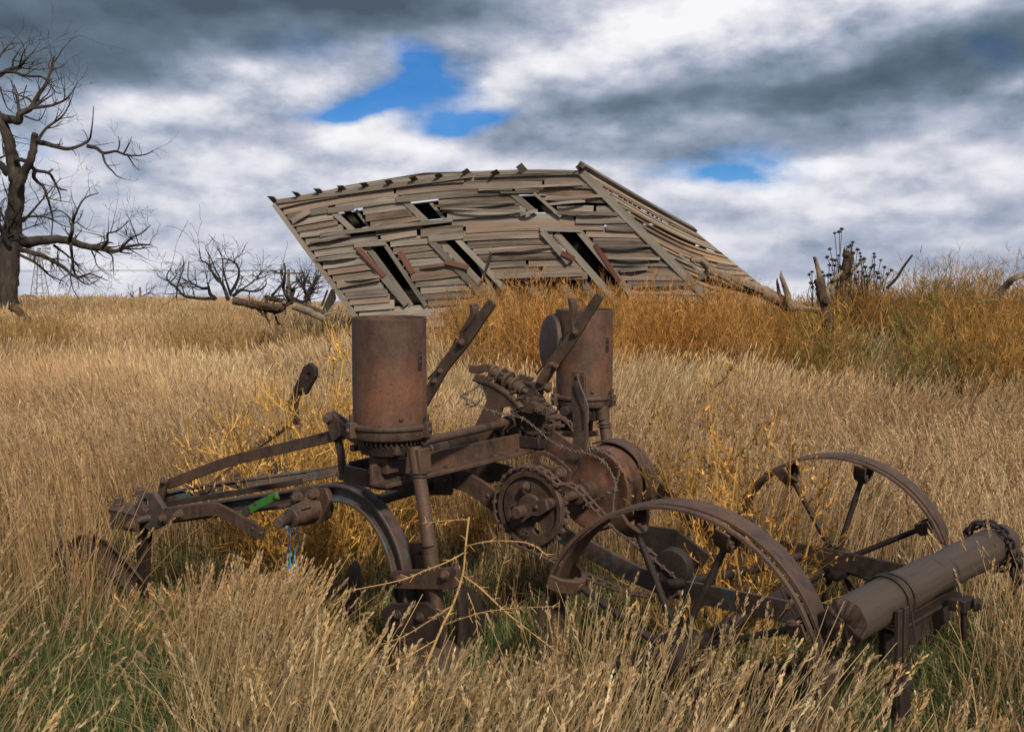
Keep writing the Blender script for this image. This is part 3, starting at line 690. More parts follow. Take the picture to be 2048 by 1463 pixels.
b = MB(); sc = m(1031, 1026, .24); b.cyl(sc, sc + A * .10, .0195, 20); b.cyl(m(1096, 1008, .275), m(1096, 1008, .275) + A * .05, .017, 18)
b.plate(pl([(1036, 1014), (1062, 1006), (1078, 998), (1092, 1000), (1096, 1020), (1078, 1032), (1064, 1030), (1046, 1044), (1030, 1040)], .27), A, .028); b.rivet(m(1072, 1014, .268), nA, .008); b.bolt(m(1052, 972, .285), nA, .010, .012)
P('hub', b, 'rust', spr, .003)
# embossed casting number on the rim
nb_ = MB()
for k, ch in enumerate('N533'):
    cu = bpy.data.curves.new('casting_number', 'FONT'); cu.body = ch; cu.size = .026; cu.extrude = .0025; cu.align_x = 'CENTER'; cu.align_y = 'CENTER'
    ot = bpy.data.objects.new('casting_number', cu); me_ = bpy.data.meshes.new_from_object(ot)
    a = R(233 + k * 9.5); dr = D * math.cos(a) + UP * math.sin(a); xax = A.cross(dr); xax = xax if xax.dot(D) > 0 else -xax
    zax = nA; yax = zax.cross(xax); pos = S + dr * SR * .70 - A * .002
    nb_.add([pos + xax * q.co.x + yax * q.co.y + zax * q.co.z for q in me_.vertices], [list(q.vertices) for q in me_.polygons])
    bpy.data.objects.remove(ot); bpy.data.meshes.remove(me_); bpy.data.curves.remove(cu)
P('casting_number', nb_, 'rust', spr, 0)
b = MB(); DR0 = S + A * .37; b.cyl(S + A * .01, DR0, .016, 18); b.lathe([(.026, 0), (.033, .004), (.033, .09), (.026, .095)], S + A * .26, A, 24); b.bolt(S + A * .30 + UP * .033, UP, .008, washer=False); P('sprocket_shaft', b, 'rust', bevel=0)
RD = .140
b = MB(); b.lathe([(.0001, .0), (.04, -.004), (.05, .004), (.100, .006), (.112, -.002), (.132, -.004), (RD, .006), (RD, .02), (RD - .006, .05), (RD - .006, .16), (RD + .004, .17), (RD + .004, .19), (.0001, .19)], DR0, A, 72, closed=True); P('drum', b, 'rust_hopper', bevel=0, ang=50)
b = MB()
n_ = 26; pts = []
for k in range(n_ + 1):
    a = R(-14 + 128 * k / n_); pts.append(DR0 + A * .13 + (D * math.cos(a) + UP * math.sin(a)) * (RD + .008))
b.sweep([(-.003, -.036), (.003, -.036), (.003, .036), (-.003, .036)], pts, A); P('drum_guard', b, 'rust', bevel=.0015, ang=60)
# chain: ladder links round the sprocket, down to the wheel axle, and back underneath
far_s = m(1345, 1135, .30)
path = []
for k in range(0, 25):
    a = R(205 - k * (205 - 40) / 24); path.append(S + (D * math.cos(a) + UP * math.sin(a)) * (SR + .010))
down = [m(1150, 972, .30), m(1215, 1040, .30), m(1290, 1098, .30), m(1340, 1140, .30)]
path += down
path = smoothpts(path, 3)
back = smoothpts([m(1068, 1100, .30), m(1150, 1140, .30), m(1240, 1178, .30), m(1330, 1195, .30)], 6)
def chain(paths, link=.031, wd=.032):
    mb = MB()
    for pth in paths:
        seg = [0]
        for i in range(1, len(pth)): seg.append(seg[-1] + (pth[i] - pth[i - 1]).length)
        def pos(s_):
            i = max(j for j in range(len(seg)) if seg[j] <= s_ + 1e-9); i = min(i, len(seg) - 2)
            return pth[i].lerp(pth[i + 1], (s_ - seg[i]) / max(1e-9, seg[i + 1] - seg[i]))
        nL = int(seg[-1] / link)
        for k in range(nL):
            p0 = pos(k * link); p1 = pos((k + 1) * link)
            for sg in (-1, 1): mb.tube([p0 + A * wd * .5 * sg * .85, p1 + A * wd * .5 * sg], .0036, 6)
            mb.cyl(p0 - A * wd * .55, p0 + A * wd * .55, .0068, 10)
    return mb
wrap = smoothpts([path[-1], m(1362, 1158, .30), m(1358, 1188, .30), back[-1]], 4)
P('drive_chain', chain([path + wrap[1:-1] + back[::-1] + [m(1010, 1076, .30)]]), 'rust', bevel=0)
b = MB(); b.lathe([(.0001, -.01), (.05, -.01), (.055, 0), (.055, .02), (.0001, .025)], far_s, A, 24); P('axle_sprocket', b, 'rust_dark', bevel=0)
# ---- slotted quadrant, bent upright, red plate
slot = pl([(1078, 912), (1088, 911), (1106, 922), (1122, 934), (1116, 939), (1098, 932), (1082, 924)], .42)
b = MB(); b.plate(pl([(1070, 901), (1088, 903), (1114, 916), (1136, 934), (1143, 942), (1136, 975), (1118, 1002), (1090, 975), (1060, 940)], .42), A, .010, [slot]); b.bolt(m(1121, 946, .415), nA, .016, .016); P('slotted_quadrant', b, 'rust')
b = MB(); b.strap(smoothpts(pl([(1157, 742), (1158, 800), (1162, 868), (1153, 908), (1138, 938), (1120, 968)], .43), 5), .048, .012)
b.rivet(m(1155, 752, .422), nA, .008); P('bent_upright', b, 'rust', bevel=.002)
b = MB(); b.tube(smoothpts(pl([(1155, 754), (1162, 775), (1172, 800), (1176, 815), (1176, 845)], .405), 4), .0024, 6); P('wire_hook', b, 'wire', bevel=0)
b = MB(); b.plate(pl([(1109, 861), (1147, 890), (1132, 925), (1086, 897)], .58), A, .01); P('side_plate', b, 'rust_hopper')
# ---- lever sectors and gears at the centre
def sector(outline, arc, v, label=None):
    mb = MB(); mb.plate(pl(outline, v), A, .018); ap = smoothpts(pl(arc, v), 6)
    mb.sweep([(-.004, -.004), (.008, -.004), (.008, .022), (-.004, .022)], ap, A)
    L = len(ap)
    for i in list(range(1, 9, 2)) + list(range(L - 8, L - 2, 3)):
        p0 = ap[i]; p1 = ap[i + 1]; t = (p1 - p0).normalized(); n = A.cross(t); n = n if n.z > 0 else -n
        mb.box((p0 + p1) / 2 + n * .012 + A * .012, t * (p1 - p0).length * .28, n * .007, A * .016)
    return P('lever_sector', mb, 'rust', bevel=.002)
sector([(950, 762), (968, 784), (973, 800), (950, 850), (938, 884), (972, 892), (994, 845), (1002, 816), (1016, 812), (1030, 822), (1042, 812), (1018, 788), (994, 774), (970, 764)], [(946, 758), (970, 763), (995, 775), (1020, 793), (1041, 815)], .55)
sector([(1036, 762), (1060, 770), (1074, 788), (1066, 830), (1040, 850), (1030, 820)], [(1034, 758), (1052, 763), (1068, 772), (1082, 788)], .80)
b = MB(); w0 = m(984, 742, .62); w1 = m(1046, 780, .62); ax = (w1 - w0).normalized(); b.cyl(w0, w1, .019, 20)
for f, rr in ((.04, .026), (.30, .034), (.52, .036), (.72, .030), (.86, .024)): b.lathe([(.016, -.004), (rr, -.003), (rr + .001, 0), (rr, .004), (.016, .008)], w0.lerp(w1, f), ax, 24)
b.cyl(w1, w1 + ax * .02, .010); b.rivet(m(1003, 748, .58), nA, .008); P('clutch', b, 'rust', bevel=0, ang=30)
b = MB(); b.strap(smoothpts(pl([(940, 736), (955, 739), (972, 735), (985, 740), (990, 752)], .62), 4), .028, .016); P('clutch_arm', b, 'rust', bevel=.003)
b = MB()
for (px, py, v, rr, nt_, th) in ((1064, 836, .64, .058, 16, .03), (1088, 850, .70, .045, 12, .04), (1040, 850, .75, .05, 14, .03)):
    c = m(px, py, v); b.lathe([(.0001, -.012), (rr * .45, -.012), (rr * .5, 0), (rr * .85, 0), (rr * .88, -.006), (rr, -.004), (rr, th), (.0001, th)], c, A, 40)
    for k in range(nt_):
        a = 2 * PI * k / nt_; dr = D * math.cos(a) + UP * math.sin(a); b.box(c + dr * (rr + .006) + A * th * .5, dr * .009, A.cross(dr) * rr * .10, A * th * .5)
b.plate(pl([(1040, 808), (1062, 805), (1092, 816), (1094, 830), (1060, 826), (1042, 822)], .60), A, .02); b.bolt(m(1078, 818, .598), nA, .012)
P('bevel_gears', b, 'rust', bevel=0, ang=30)
b = MB(); b.plate(pl([(1030, 820), (1080, 800), (1096, 830), (1092, 885), (1060, 900), (1025, 880)], .78), A, .04); b.box(m(1075, 880, .7), D * .05, A * .07, UP * .02); P('gear_housing', b, 'rust_dark', bevel=.004)
cp = smoothpts(pl([(1098, 812), (1115, 830), (1135, 842), (1150, 862), (1160, 880)], .80), 5); P('feed_chain', chain([cp], .024, .024), 'rust', bevel=0)
b = MB(); b.strap(pl([(1100, 862), (1150, 870), (1195, 866)], 1.0), .02, .012); b.strap(pl([(1140, 905), (1165, 912), (1180, 920)], .9), .012, .01); b.cyl(m(1128, 822, .86), m(1142, 818, .98), .018); P('stay', b, 'rust_dark')
# ---- hand levers
def lever(path, grip, pivot, rod, v, w=.040, spring=None):
    pp = smoothpts(pl(path, v), 4); mb = MB(); Lp = len(pp)
    # body: wide bar, waist, then paddle
    rings = []
    for i, p in enumerate(pp):
        t = (pp[min(i + 1, Lp - 1)] - pp[max(i - 1, 0)]).normalized(); n = A.cross(t).normalized(); f = i / (Lp - 1)
        ww = w * (.86 + .14 * min(1, f / .15)) if f > .25 else w * (.80 + .06 * f / .25)
        if f < .06: ww *= .72 + .28 * f / .06
        if .22 < f < .34: ww *= .88
        th = .012
        rings.append([p - n * ww / 2 - A * th / 2, p + n * ww / 2 - A * th / 2, p + n * ww / 2 + A * th / 2, p - n * ww / 2 + A * th / 2])
    mb.ring_sweep(rings); q = pp[int(Lp * .8)]; mb.bolt(q - A * .006, nA, .007); mb.bolt(pp[int(Lp * .74)] - A * .006, nA, .007)
    lv = P('lever', mb, 'rust', bevel=.003)
    gp = smoothpts(pl(grip, v), 5); mb = MB(); rings = []; Lg = len(gp)
    for i, p in enumerate(gp):
        t = (gp[min(i + 1, Lg - 1)] - gp[max(i - 1, 0)]).normalized(); n = A.cross(t).normalized(); f = i / (Lg - 1)
        ww = .0125 + .005 * math.sin(PI * min(1, f * 1.4)); th = .036 * (1 - .55 * f)
        if f < .1: ww *= .6 + 4 * f
        rings.append([p - n * ww / 2 - A * th / 2, p + n * ww / 2 - A * th / 2, p + n * ww / 2 + A * th / 2, p - n * ww / 2 + A * th / 2])
    mb.ring_sweep(rings); mb.rivet(m(*pivot, v) - A * .016, nA, .009); mb.cyl(m(*pivot, v) - A * .015, m(*pivot, v) + A * .012, .014)
    P('grip', mb, 'rust', lv, .002)
    mb = MB(); mb.tube(smoothpts(pl(rod, v), 4), .0035, 7); P('latch_rod', mb, 'rust_dark', lv, 0)
    if spring:
        mb = coil_tube(pl(spring, v - .02), .014, .009); mb.box(m(*spring[0], v - .02), D * .016, A * .016, UP * .004); mb.bolt(m(spring[0][0] + 6, spring[0][1] + 2, v - .03), nA, .007); P('latch_spring', mb, 'rust', lv, 0)
    return lv
lever([(986, 603), (972, 622), (956, 646), (940, 667), (923, 690), (889, 732), (866, 772), (846, 806)], [(947, 607), (949, 628), (938, 648), (926, 664), (924, 684)], (926, 685), [(912, 676), (904, 695), (891, 716), (872, 740), (856, 758)], .40)
lever([(1201, 589), (1187, 610), (1171, 634), (1150, 666), (1132, 694), (1110, 722), (1092, 750), (1074, 782)], [(1143, 596), (1147, 620), (1144, 640), (1147, 655), (1152, 664)], (1153, 665), [(1137, 662), (1122, 678), (1116, 696), (1102, 714), (1086, 732), (1073, 748)], .72, spring=[(1105, 730), (1093, 748), (1082, 764)])
b = MB(); b.box(m(1084, 772, .72), D * .03, A * .02, UP * .014); b.bolt(m(1096, 775, .70), nA, .012); b.plate(pl([(1050, 790), (1072, 778), (1086, 800), (1074, 835), (1040, 812)], .70), A, .02); P('lever_pivot', b, 'rust', bevel=.003)
# ---- press wheels with open rims
def press_wheel(cx, cy, v, rad, phase, label):
    c = m(cx, cy, v); hubm = MB(); hubm.lathe([(.028, -.075), (.04, -.07), (.04, -.03), (.055, -.02), (.055, .02), (.04, .03), (.04, .07), (.028, .075)], c, A, 28)
    mb = MB()
    # two rims: a thin one on the near side and a broad one on the far side, a gap between
    for (a0, a1, t) in ((-.060, -.045, .008), (-.018, .060, .008)):
        mb.lathe([(rad - t, a0), (rad - .001, a0), (rad, a0 + .002), (rad + .0025, (a0 + a1) / 2), (rad, a1 - .002), (rad - .001, a1), (rad - t, a1), (rad - t, a0)], c, A, 120, closed=True, ref=D)
    w = P('wheel', mb, 'rust', bevel=0, ang=40, label=label)
    P('hub', hubm, 'rust_dark', w, 0)
    for k in range(8):
        a = 2 * PI * k / 8 + phase; dr = D * math.cos(a) + UP * math.sin(a); tg = A.cross(dr)
        mb = MB(); mb.tube([c + dr * .04 + A * .02 * (-1) ** k, c + dr * (rad - .05)], [.0095, .0085], 12); P('spoke', mb, 'rust_dark', w, 0)
        mb = MB()
        # cup casting that straddles both rims
        rr = rad - .010
        prof = [(-.074, 0.0), (-.062, -.030), (-.026, -.056), (0, -.064), (.026, -.056), (.052, -.030), (.062, 0.0)]
        outl = [c + A * x + dr * (rr + y) - tg * .019 for x, y in prof]
        inn = [(.050, 0.0), (.040, -.024), (.018, -.044), (-.018, -.044), (-.050, -.024), (-.064, 0.0)]
        outl += [c + A * x + dr * (rr + y) - tg * .019 for x, y in inn]
        mb.plate(outl, tg, .038)
        mb.lathe([(.013, -.03), (.016, -.026), (.016, .0)], c + dr * (rad - .075) + dr * .03, dr, 14)
        P('rim_bracket', mb, 'rust', w, .002)
    return w, c
WN, wc0 = press_wheel(1356, 1305, 0.0, .368, R(22), 'near spoked wheel sunk in tall grass')
WF, wc1 = press_wheel(1672, 1126, 1.1, .362, R(30), 'far spoked wheel beside the round post')
b = MB(); b.cyl(wc0 - A * .10, wc1 + A * .10, .017, 16); P('axle', b, 'rust_dark', bevel=0)
# ---- rear side bars
b = MB(); b.strap(smoothpts([m(1095, 1048, .40), m(1122, 1066, .40), m(1190, 1104, .40), m(1265, 1144, .38), m(1330, 1170, .33), m(1430, 1192, .26), m(1545, 1216, .20), m(1640, 1236, .18)], 4), .056, .012); P('side_bar', b, 'rust_blue')
b = MB(); b.strap(smoothpts(pl([(1250, 935), (1300, 968), (1365, 1020), (1440, 1072), (1520, 1092), (1640, 1112), (1760, 1138), (1870, 1160)], .95), 4), .062, .014); P('side_bar', b, 'rust_dark')
b = MB(); b.box(m(1290, 948, .95), D * .03, A * .05, UP * .02); P('bar_stop', b, 'rust', bevel=.003)
b = MB(); b.plate(pl([(1285, 1050), (1350, 1058), (1420, 1110), (1400, 1140), (1300, 1130), (1270, 1090)], .45), A, .01); P('shield_plate', b, 'rust_dark')
b = MB(); b.tube([m(1330, 1170, .2), m(1500, 1140, .75), m(1600, 1110, .95)], .014, 10); P('spreader_bar', b, 'rust_dark', bevel=0)
b = MB(); b.strap([m(1480, 1330, 0.12), m(1600, 1338, .12), m(1650, 1345, .12)], .02, .012); b.bolt(m(1640, 1350, .1), nA, .02); P('scraper', b, 'rust_dark')
# ---- round post carried across the back
y0 = 2.10; pn = at(1692, 1243, y0); pf = at(2003, 1098, 2.86); pf.z = pn.z - .005
# post rest (part of the planter): angle under the post and two hangers
pd = (pf - pn).normalized(); ps = pd.cross(UP).normalized(); ps = ps if ps.dot(Vector((0, -1, 0))) > 0 else -ps
b = MB(); q0 = pn + pd * .19 - UP * .075 + ps * .0; q1 = pn + pd * .62 - UP * .075
b.box((q0 + q1) / 2 - UP * .02, (q1 - q0) / 2, UP * .045, ps * .006); b.box((q0 + q1) / 2 + UP * .010, (q1 - q0) / 2, UP * .004, ps * .035); P('post_rest', b, 'rust_dark', bevel=.002)
b = MB()
for o_ in (.0, .035):
    h0 = pn + pd * (.13 + o_) + ps * .062 - UP * .02; b.box(h0 - UP * .10, pd * .011, ps * .005, UP * .13)
b.box(pn + pd * .15 + ps * .055 - UP * .20, pd * .03, ps * .02, UP * .035); b.cyl(pn + pd * .12 + ps * .06 - UP * .17, pn + pd * .2 + ps * .06 - UP * .17, .012); P('hanger', b, 'rust_dark', bevel=.002)
b = MB(); k0 = pn + pd * .50 + ps * .07 - UP * .055; b.box(k0, pd * .034, ps * .02, UP * .014); b.cyl(k0 + pd * .02 - UP * .012, k0 + pd * .03 - UP * .10, .007); b.bolt(k0 + pd * .02 + ps * .03, ps, .012); P('clevis', b, 'rust_dark', bevel=.003)
b = MB(); prof_n = 28; rings = []
rr = random.Random(4); irr = [1 + .03 * math.sin(2 * j * 2 * PI / prof_n + 1) + .02 * rr.random() for j in range(prof_n)]
for i in range(15):
    f = i / 14; c = pn.lerp(pf, f) + UP * (.004 * math.sin(f * 5) + .0016 * math.sin(f * 31)) + ps * .0016 * math.sin(f * 23 + 1); r_ = .050 * (1 + .02 * math.sin(f * 9))
    if i == 0: c = pn; 
    rings.append([c + (ps * math.cos(2 * PI * j / prof_n) + UP * math.sin(2 * PI * j / prof_n)) * r_ * irr[j] + (pd * (.004 * math.sin(j * 1.9) - .012 * math.cos(2 * PI * j / prof_n)) if i == 0 else Vector((0, 0, 0))) for j in range(prof_n)])
b.ring_sweep(rings, False, .5)
b.add(rings[-1], [list(range(prof_n))])
post = obj('wooden_post', b, M['post_wood'], None, 0, 50, origin=pn)
tag(post, 'weathered round wooden post lying wired across the back of the planter', 'post')
b = MB(); V = rings[0]; cc = vadd(V) / prof_n - pd * .004
mid = [cc.lerp(p, .55) - pd * (.006 + .002 * math.sin(j * 2.7)) for j, p in enumerate(V)]
Fc = []; U = []
allv = V + mid + [cc]
def euv(p): q = p - cc; return (q.dot(UP) * 1.0 + .4 * q.dot(ps), q.dot(ps) - .5 * q.dot(UP))
for j in range(prof_n):
    k = (j + 1) % prof_n; f1 = [j, k, prof_n + k, prof_n + j]; f2 = [prof_n + j, prof_n + k, 2 * prof_n]
    for f in (f1, f2): Fc.append(f); U.append([euv(allv[q]) for q in f])
b.add(allv, Fc, .5, U); o = obj('split_end', b, M['post_end'], post, 0, 60)
b = MB()
for q, tilt in ((.21, .10), (.235, -.06), (.225, .2)):
    c = pn + pd * q; ax = (pd + UP * tilt * .6 + ps * tilt).normalized(); b.torus(c, ax, .0585, .0028, 36, 6)
b.tube([pn + pd * .21 + ps * .058, pn + pd * .20 + ps * .075 - UP * .08, pn + pd * .19 + ps * .05 - UP * .16], .0026, 6)
b.tube([pn + pd * .21 - ps * .058, pn + pd * .1 - ps * .16 - UP * .06, m(1560, 1175, .3)], .0026, 6)
o = obj('binding_wire', b, M['rust_dark'], None, 0, 60, origin=pn + pd * .22); tag(o, 'loops of wire tied round the near end of the post', 'wire')
b = MB()
def ringlink(mb, p, t, n, L, wd, r):
    t = t.normalized(); n = (n - t * n.dot(t)).normalized(); pts = []
    for k in range(13):
        a = 2 * PI * k / 12; pts.append(p + t * math.cos(a) * L / 2 + n * math.sin(a) * wd / 2)
    mb.tube(pts, r, 6)
cc2 = pn.lerp(pf, .88); nl = 16
for k in range(nl):
    a = R(-60 + 265 * k / nl); dr = ps * math.cos(a) + UP * math.sin(a); tg = pd.cross(dr) + pd * .35
    ringlink(b, cc2 + pd * (.045 * (k / nl - .5)) + dr * .066, tg, dr if k % 2 else pd, .036, .02, .0042)
for j in range(5):
    for k in range(5 - abs(j - 2)):
        ringlink(b, cc2 + pd * (.03 + .006 * j) + ps * (.062 + .006 * (k % 2)) - UP * (.02 + .023 * k), UP + pd * .3 * (-1) ** k, ps if (k + j) % 2 else pd, .034, .019, .004)
o = obj('chain', b, M['rust_dark'], None, 0, 60, origin=cc2); tag(o, 'heavy dark chain wrapped round the far end of the post', 'chain')
# ---- barbed wire tangled over the machine
def barbed(paths, name, label):
    mb = MB(); rr = random.Random(5)
    for raw in paths:
        pts = smoothpts(raw, 9)
        for ph in (0, PI):
            tw = []
            for i, p in enumerate(pts):
                t = (pts[min(i + 1, len(pts) - 1)] - pts[max(i - 1, 0)]).normalized(); n = t.orthogonal().normalized(); n2 = t.cross(n)
                a = i * 1.1 + ph; tw.append(p + (n * math.cos(a) + n2 * math.sin(a)) * .0030)
            mb.tube(tw, .0015, 5)
        for i in range(4, len(pts) - 2, 11):
            p = pts[i]
            for _ in range(4):
                dv = Vector((rr.uniform(-1, 1), rr.uniform(-1, 1), rr.uniform(-1, 1))).normalized(); mb.tube([p, p + dv * .014], [.0017, .0008], 4)
            t = (pts[i + 1] - pts[i]).normalized(); mb.torus(p, t, .005, .0016, 8, 4)
    o = obj(name, mb, M['wire'], None, 0, 60, origin=paths[0][0]); tag(o, label, 'wire')
barbed([pl([(921, 792), (940, 800), (960, 812), (992, 824), (1041, 834), (1071, 855), (1103, 882), (1142, 899), (1172, 905), (1205, 920), (1224, 949), (1228, 975), (1198, 994), (1165, 1014)], .40),
        pl([(1168, 900), (1200, 897), (1228, 908), (1238, 938), (1230, 976), (1226, 1010), (1230, 1040)], .50), pl([(1140, 842), (1160, 862), (1172, 885), (1200, 900), (1228, 908)], .50),
        pl([(921, 792), (945, 780), (960, 770), (966, 790), (955, 806), (940, 812), (932, 796)], .42)], 'barbed_wire', 'tangled strand of barbed wire draped over the levers and drum')
b = MB()
for (x, dxx) in ((577, 0), (592, 3), (583, -2)):
    b.tube(smoothpts(pl([(x, 1052), (x + 2 + dxx, 1085), (x - 3, 1110), (x + dxx, 1150), (x - 6, 1185)], -.04 + dxx * .004), 5), .0020, 5)
b.torus(m(584, 1046, -.04), A, .03, .0028, 20, 5)
o = obj('twine', b, M['twine'], None, 0, 60, origin=m(584, 1050, -.04)); tag(o, 'frayed blue twine hanging from the axle stub', 'twine')
# ---------------------------------------------------------------- the collapsed shed
YL, YR = 16.6, 15.0
pL = at(550, 600, YL); pR = at(1420, 600, YR); wdir = (pR - pL); wdir.z = 0; wdir.normalize()
WN_ = Vector((wdir.y, -wdir.x, 0)); WN_ = WN_ if WN_.y < 0 else -WN_      # towards the camera
def wp(px, py, off=0.0): return onplane(px, py, pR + WN_ * off, WN_)
SH = empty('shed', Vector((at(1000, 600, 16).x, 16.5, G(1, 16.5))))
tag(SH, 'collapsed grey board shed leaning far over to one side behind rust coloured weeds', 'shed')
def S_(name, mb, mat='siding', parent=None, ang=30, label=None):
    o = obj(name, mb, M[mat], parent or SH, 0, ang)
    if label: o['label'] = label
    return o
rs = random.Random(21)
def inpoly(x, y, poly):
    c = False; n = len(poly); j = n - 1
    for i in range(n):
        xi, yi = poly[i]; xj, yj = poly[j]
        if (yi > y) != (yj > y) and x < (xj - xi) * (y - yi) / (yj - yi) + xi: c = not c
        j = i
    return c
OPEN = [[(664, 416), (712, 411), (748, 466), (706, 470)], [(808, 398), (864, 394), (900, 448), (852, 452)], [(1022, 382), (1074, 380), (1118, 431), (1066, 431)],
        [(730, 488), (772, 484), (858, 616), (800, 616)], [(880, 475), (920, 472), (1018, 604), (985, 616)], [(1110, 461), (1162, 458), (1282, 606), (1232, 612)],
        [(940, 556), (1000, 553), (1172, 553), (1260, 640), (985, 640)]]
def Lp(s): return (551 + (772 - 551) * s, 404 + (705 - 404) * s)
def Rp(s): return (1166 + (1520 - 1166) * s, 346 + (700 - 346) * s)
def Tm(s):   # mid point of a board line (bowed roofline at the top, flatter at the foot)
    l, r = Lp(s), Rp(s); mx = l[0] + .60 * (r[0] - l[0]); straight = l[1] + .60 * (r[1] - l[1]); return (mx, straight - 19 * (1 - s) - 3)
def crv(s, t):
    l, r, c = Lp(s), Rp(s), Tm(s); tm = .60
    a0 = (t - tm) * (t - 1) / ((0 - tm) * (0 - 1)); a1 = t * (t - 1) / (tm * (tm - 1)); a2 = t * (t - tm) / (1 * (1 - tm))
    return (l[0] + (r[0] - l[0]) * t, l[1] * a0 + c[1] * a1 + r[1] * a2)
NR = 25
wall = MB()
def board(mb, cs, hw, th, tint, tilt=0.0, off=0.0, n=None, sag=0.0):
    """cs: list of centre world points; hw: list of half widths"""
    n = n or WN_; rings = []; L = len(cs)
    for i, p in enumerate(cs):
        t = (cs[min(i + 1, L - 1)] - cs[max(i - 1, 0)]).normalized(); dn = n.cross(t).normalized(); dn = dn if dn.z < 0 else -dn
        h = hw[i] if isinstance(hw, list) else hw; o = off + tilt * .5
        pt = p - dn * h + n * off; pb = p + dn * h + n * (off + tilt)
        rings.append([pt, pb, pb - n * th, pt - n * th])
    mb.ring_sweep(rings, True, tint, rs.random() * 40)
NSAMP = 130
for k in range(NR):
    s0 = (k + .5) / NR
    mask = []
    for i in range(NSAMP + 1):
        t = i / NSAMP; x, y = crv(s0, t); mask.append(not any(inpoly(x, y, q) for q in OPEN))
    i = 0
    while i <= NSAMP:
        if not mask[i]: i += 1; continue
        j = i
        while j < NSAMP and mask[j + 1]: j += 1
        a = i
        while a < j:
            ln = rs.randint(16, 70); e = min(j, a + ln)
            if j - e < 7: e = j
            if e - a >= 2:
                skew = rs.gauss(0, .0011); drop = rs.gauss(0, .0012); hs = .5 / NR * rs.uniform(.93, 1.06); tilt = rs.uniform(.012, .034); off = rs.uniform(-.008, .014)
                ph = rs.uniform(0, 6); wv = rs.uniform(0, .0022); cs = []; hw = []
                steps = max(3, (e - a) // 5)
                if rs.random() < .13: skew += rs.choice((-1, 1)) * rs.uniform(.003, .009); off += .014
                if rs.random() > .030:
                    for q in range(steps + 1):
                        f = q / steps; t = (a + (e - a) * f + (0.6 if q == 0 else (-0.6 if q == steps else 0))) / NSAMP
                        s1 = s0 + drop + skew * (f - .5) * 2 + wv * math.sin(ph + 5 * f)
                        x, y = crv(s1, t); x0, y0 = crv(s1 - hs, t); x1, y1 = crv(s1 + hs, t)
                        p = wp(x, y); hh = (wp(x0, y0) - wp(x1, y1)).length * .5 * 1.06
                        cs.append(p); hw.append(hh)
                    board(wall, cs, hw, .022, rs.random(), tilt, off)
            a = e
        i = j + 1
front = S_('front_wall', wall, 'siding')
def plank(mb, p0, p1, wpx, off=.03, th=.03, n=None, tint=None, bow=0.0):
    a = wp(*p0, off); b_ = wp(*p1, off); cs = [a.lerp(b_, f) + (n or WN_) * bow * math.sin(PI * f) for f in (0, .25, .5, .75, 1)]
    hw = wpx * 15.6 / F / 2
    board(mb, cs, hw, th, rs.random() if tint is None else tint, 0, 0, n)
def window(name, jambs, heads, label=None):
    root = None
    for kind, mat, p0, p1, w_, off in jambs + heads:
        b = MB(); plank(b, p0, p1, w_, off, .035)
        if root is None:
            root = S_(name, b, mat, SH)
            if label: root['label'] = label
        else: S_(kind, b, mat, root)
window('window_frame', [('jamb', 'trim', (662, 420), (708, 463), 11, .03), ('jamb', 'trim', (712, 420), (740, 458), 5, -.04)], [('head_board', 'trim', (655, 421), (706, 415), 12, .05)])
window('window_frame', [('jamb', 'trim', (809, 402), (855, 446), 12, .03), ('jamb', 'trim', (860, 404), (892, 442), 6, -.03)], [('head_board', 'trim', (792, 399), (859, 393), 12, .06)])
window('window_frame', [('jamb', 'trim', (1025, 387), (1070, 425), 12, .02), ('jamb', 'trim', (1068, 386), (1122, 433), 6, .06)], [('head_board', 'trim', (1001, 385), (1078, 383), 4, .05)])
window('window_frame', [('jamb', 'trim', (716, 495), (812, 610), 12, .05), ('jamb', 'trim', (735, 494), (822, 612), 11, .0), ('jamb', 'trim', (769, 488), (852, 612), 8, .04),
    ('batten', 'red_wood', (716, 497), (768, 552), 9, .075), ('batten', 'red_wood', (798, 503), (826, 546), 12, .05)], [('head_board', 'trim', (708, 490), (771, 485), 11, .06)])
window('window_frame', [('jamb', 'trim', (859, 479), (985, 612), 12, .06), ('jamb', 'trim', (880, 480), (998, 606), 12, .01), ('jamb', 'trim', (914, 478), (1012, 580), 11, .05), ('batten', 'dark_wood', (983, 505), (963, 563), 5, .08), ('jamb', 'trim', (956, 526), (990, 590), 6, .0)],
    [('head_board', 'trim', (857, 478), (926, 471), 12, .07), ('batten', 'red_wood', (890, 523), (936, 534), 10, .10)])
window('window_frame', [('jamb', 'trim', (1084, 462), (1138, 525), 12, .08), ('jamb', 'trim', (1112, 467), (1236, 606), 13, .03), ('jamb', 'trim', (1156, 460), (1276, 604), 12, .05), ('batten', 'red_wood', (1190, 488), (1238, 562), 8, .07)],
    [('head_board', 'trim', (1080, 457), (1162, 459), 10, .07), ('batten', 'red_wood', (1123, 505), (1148, 517), 9, .11)])
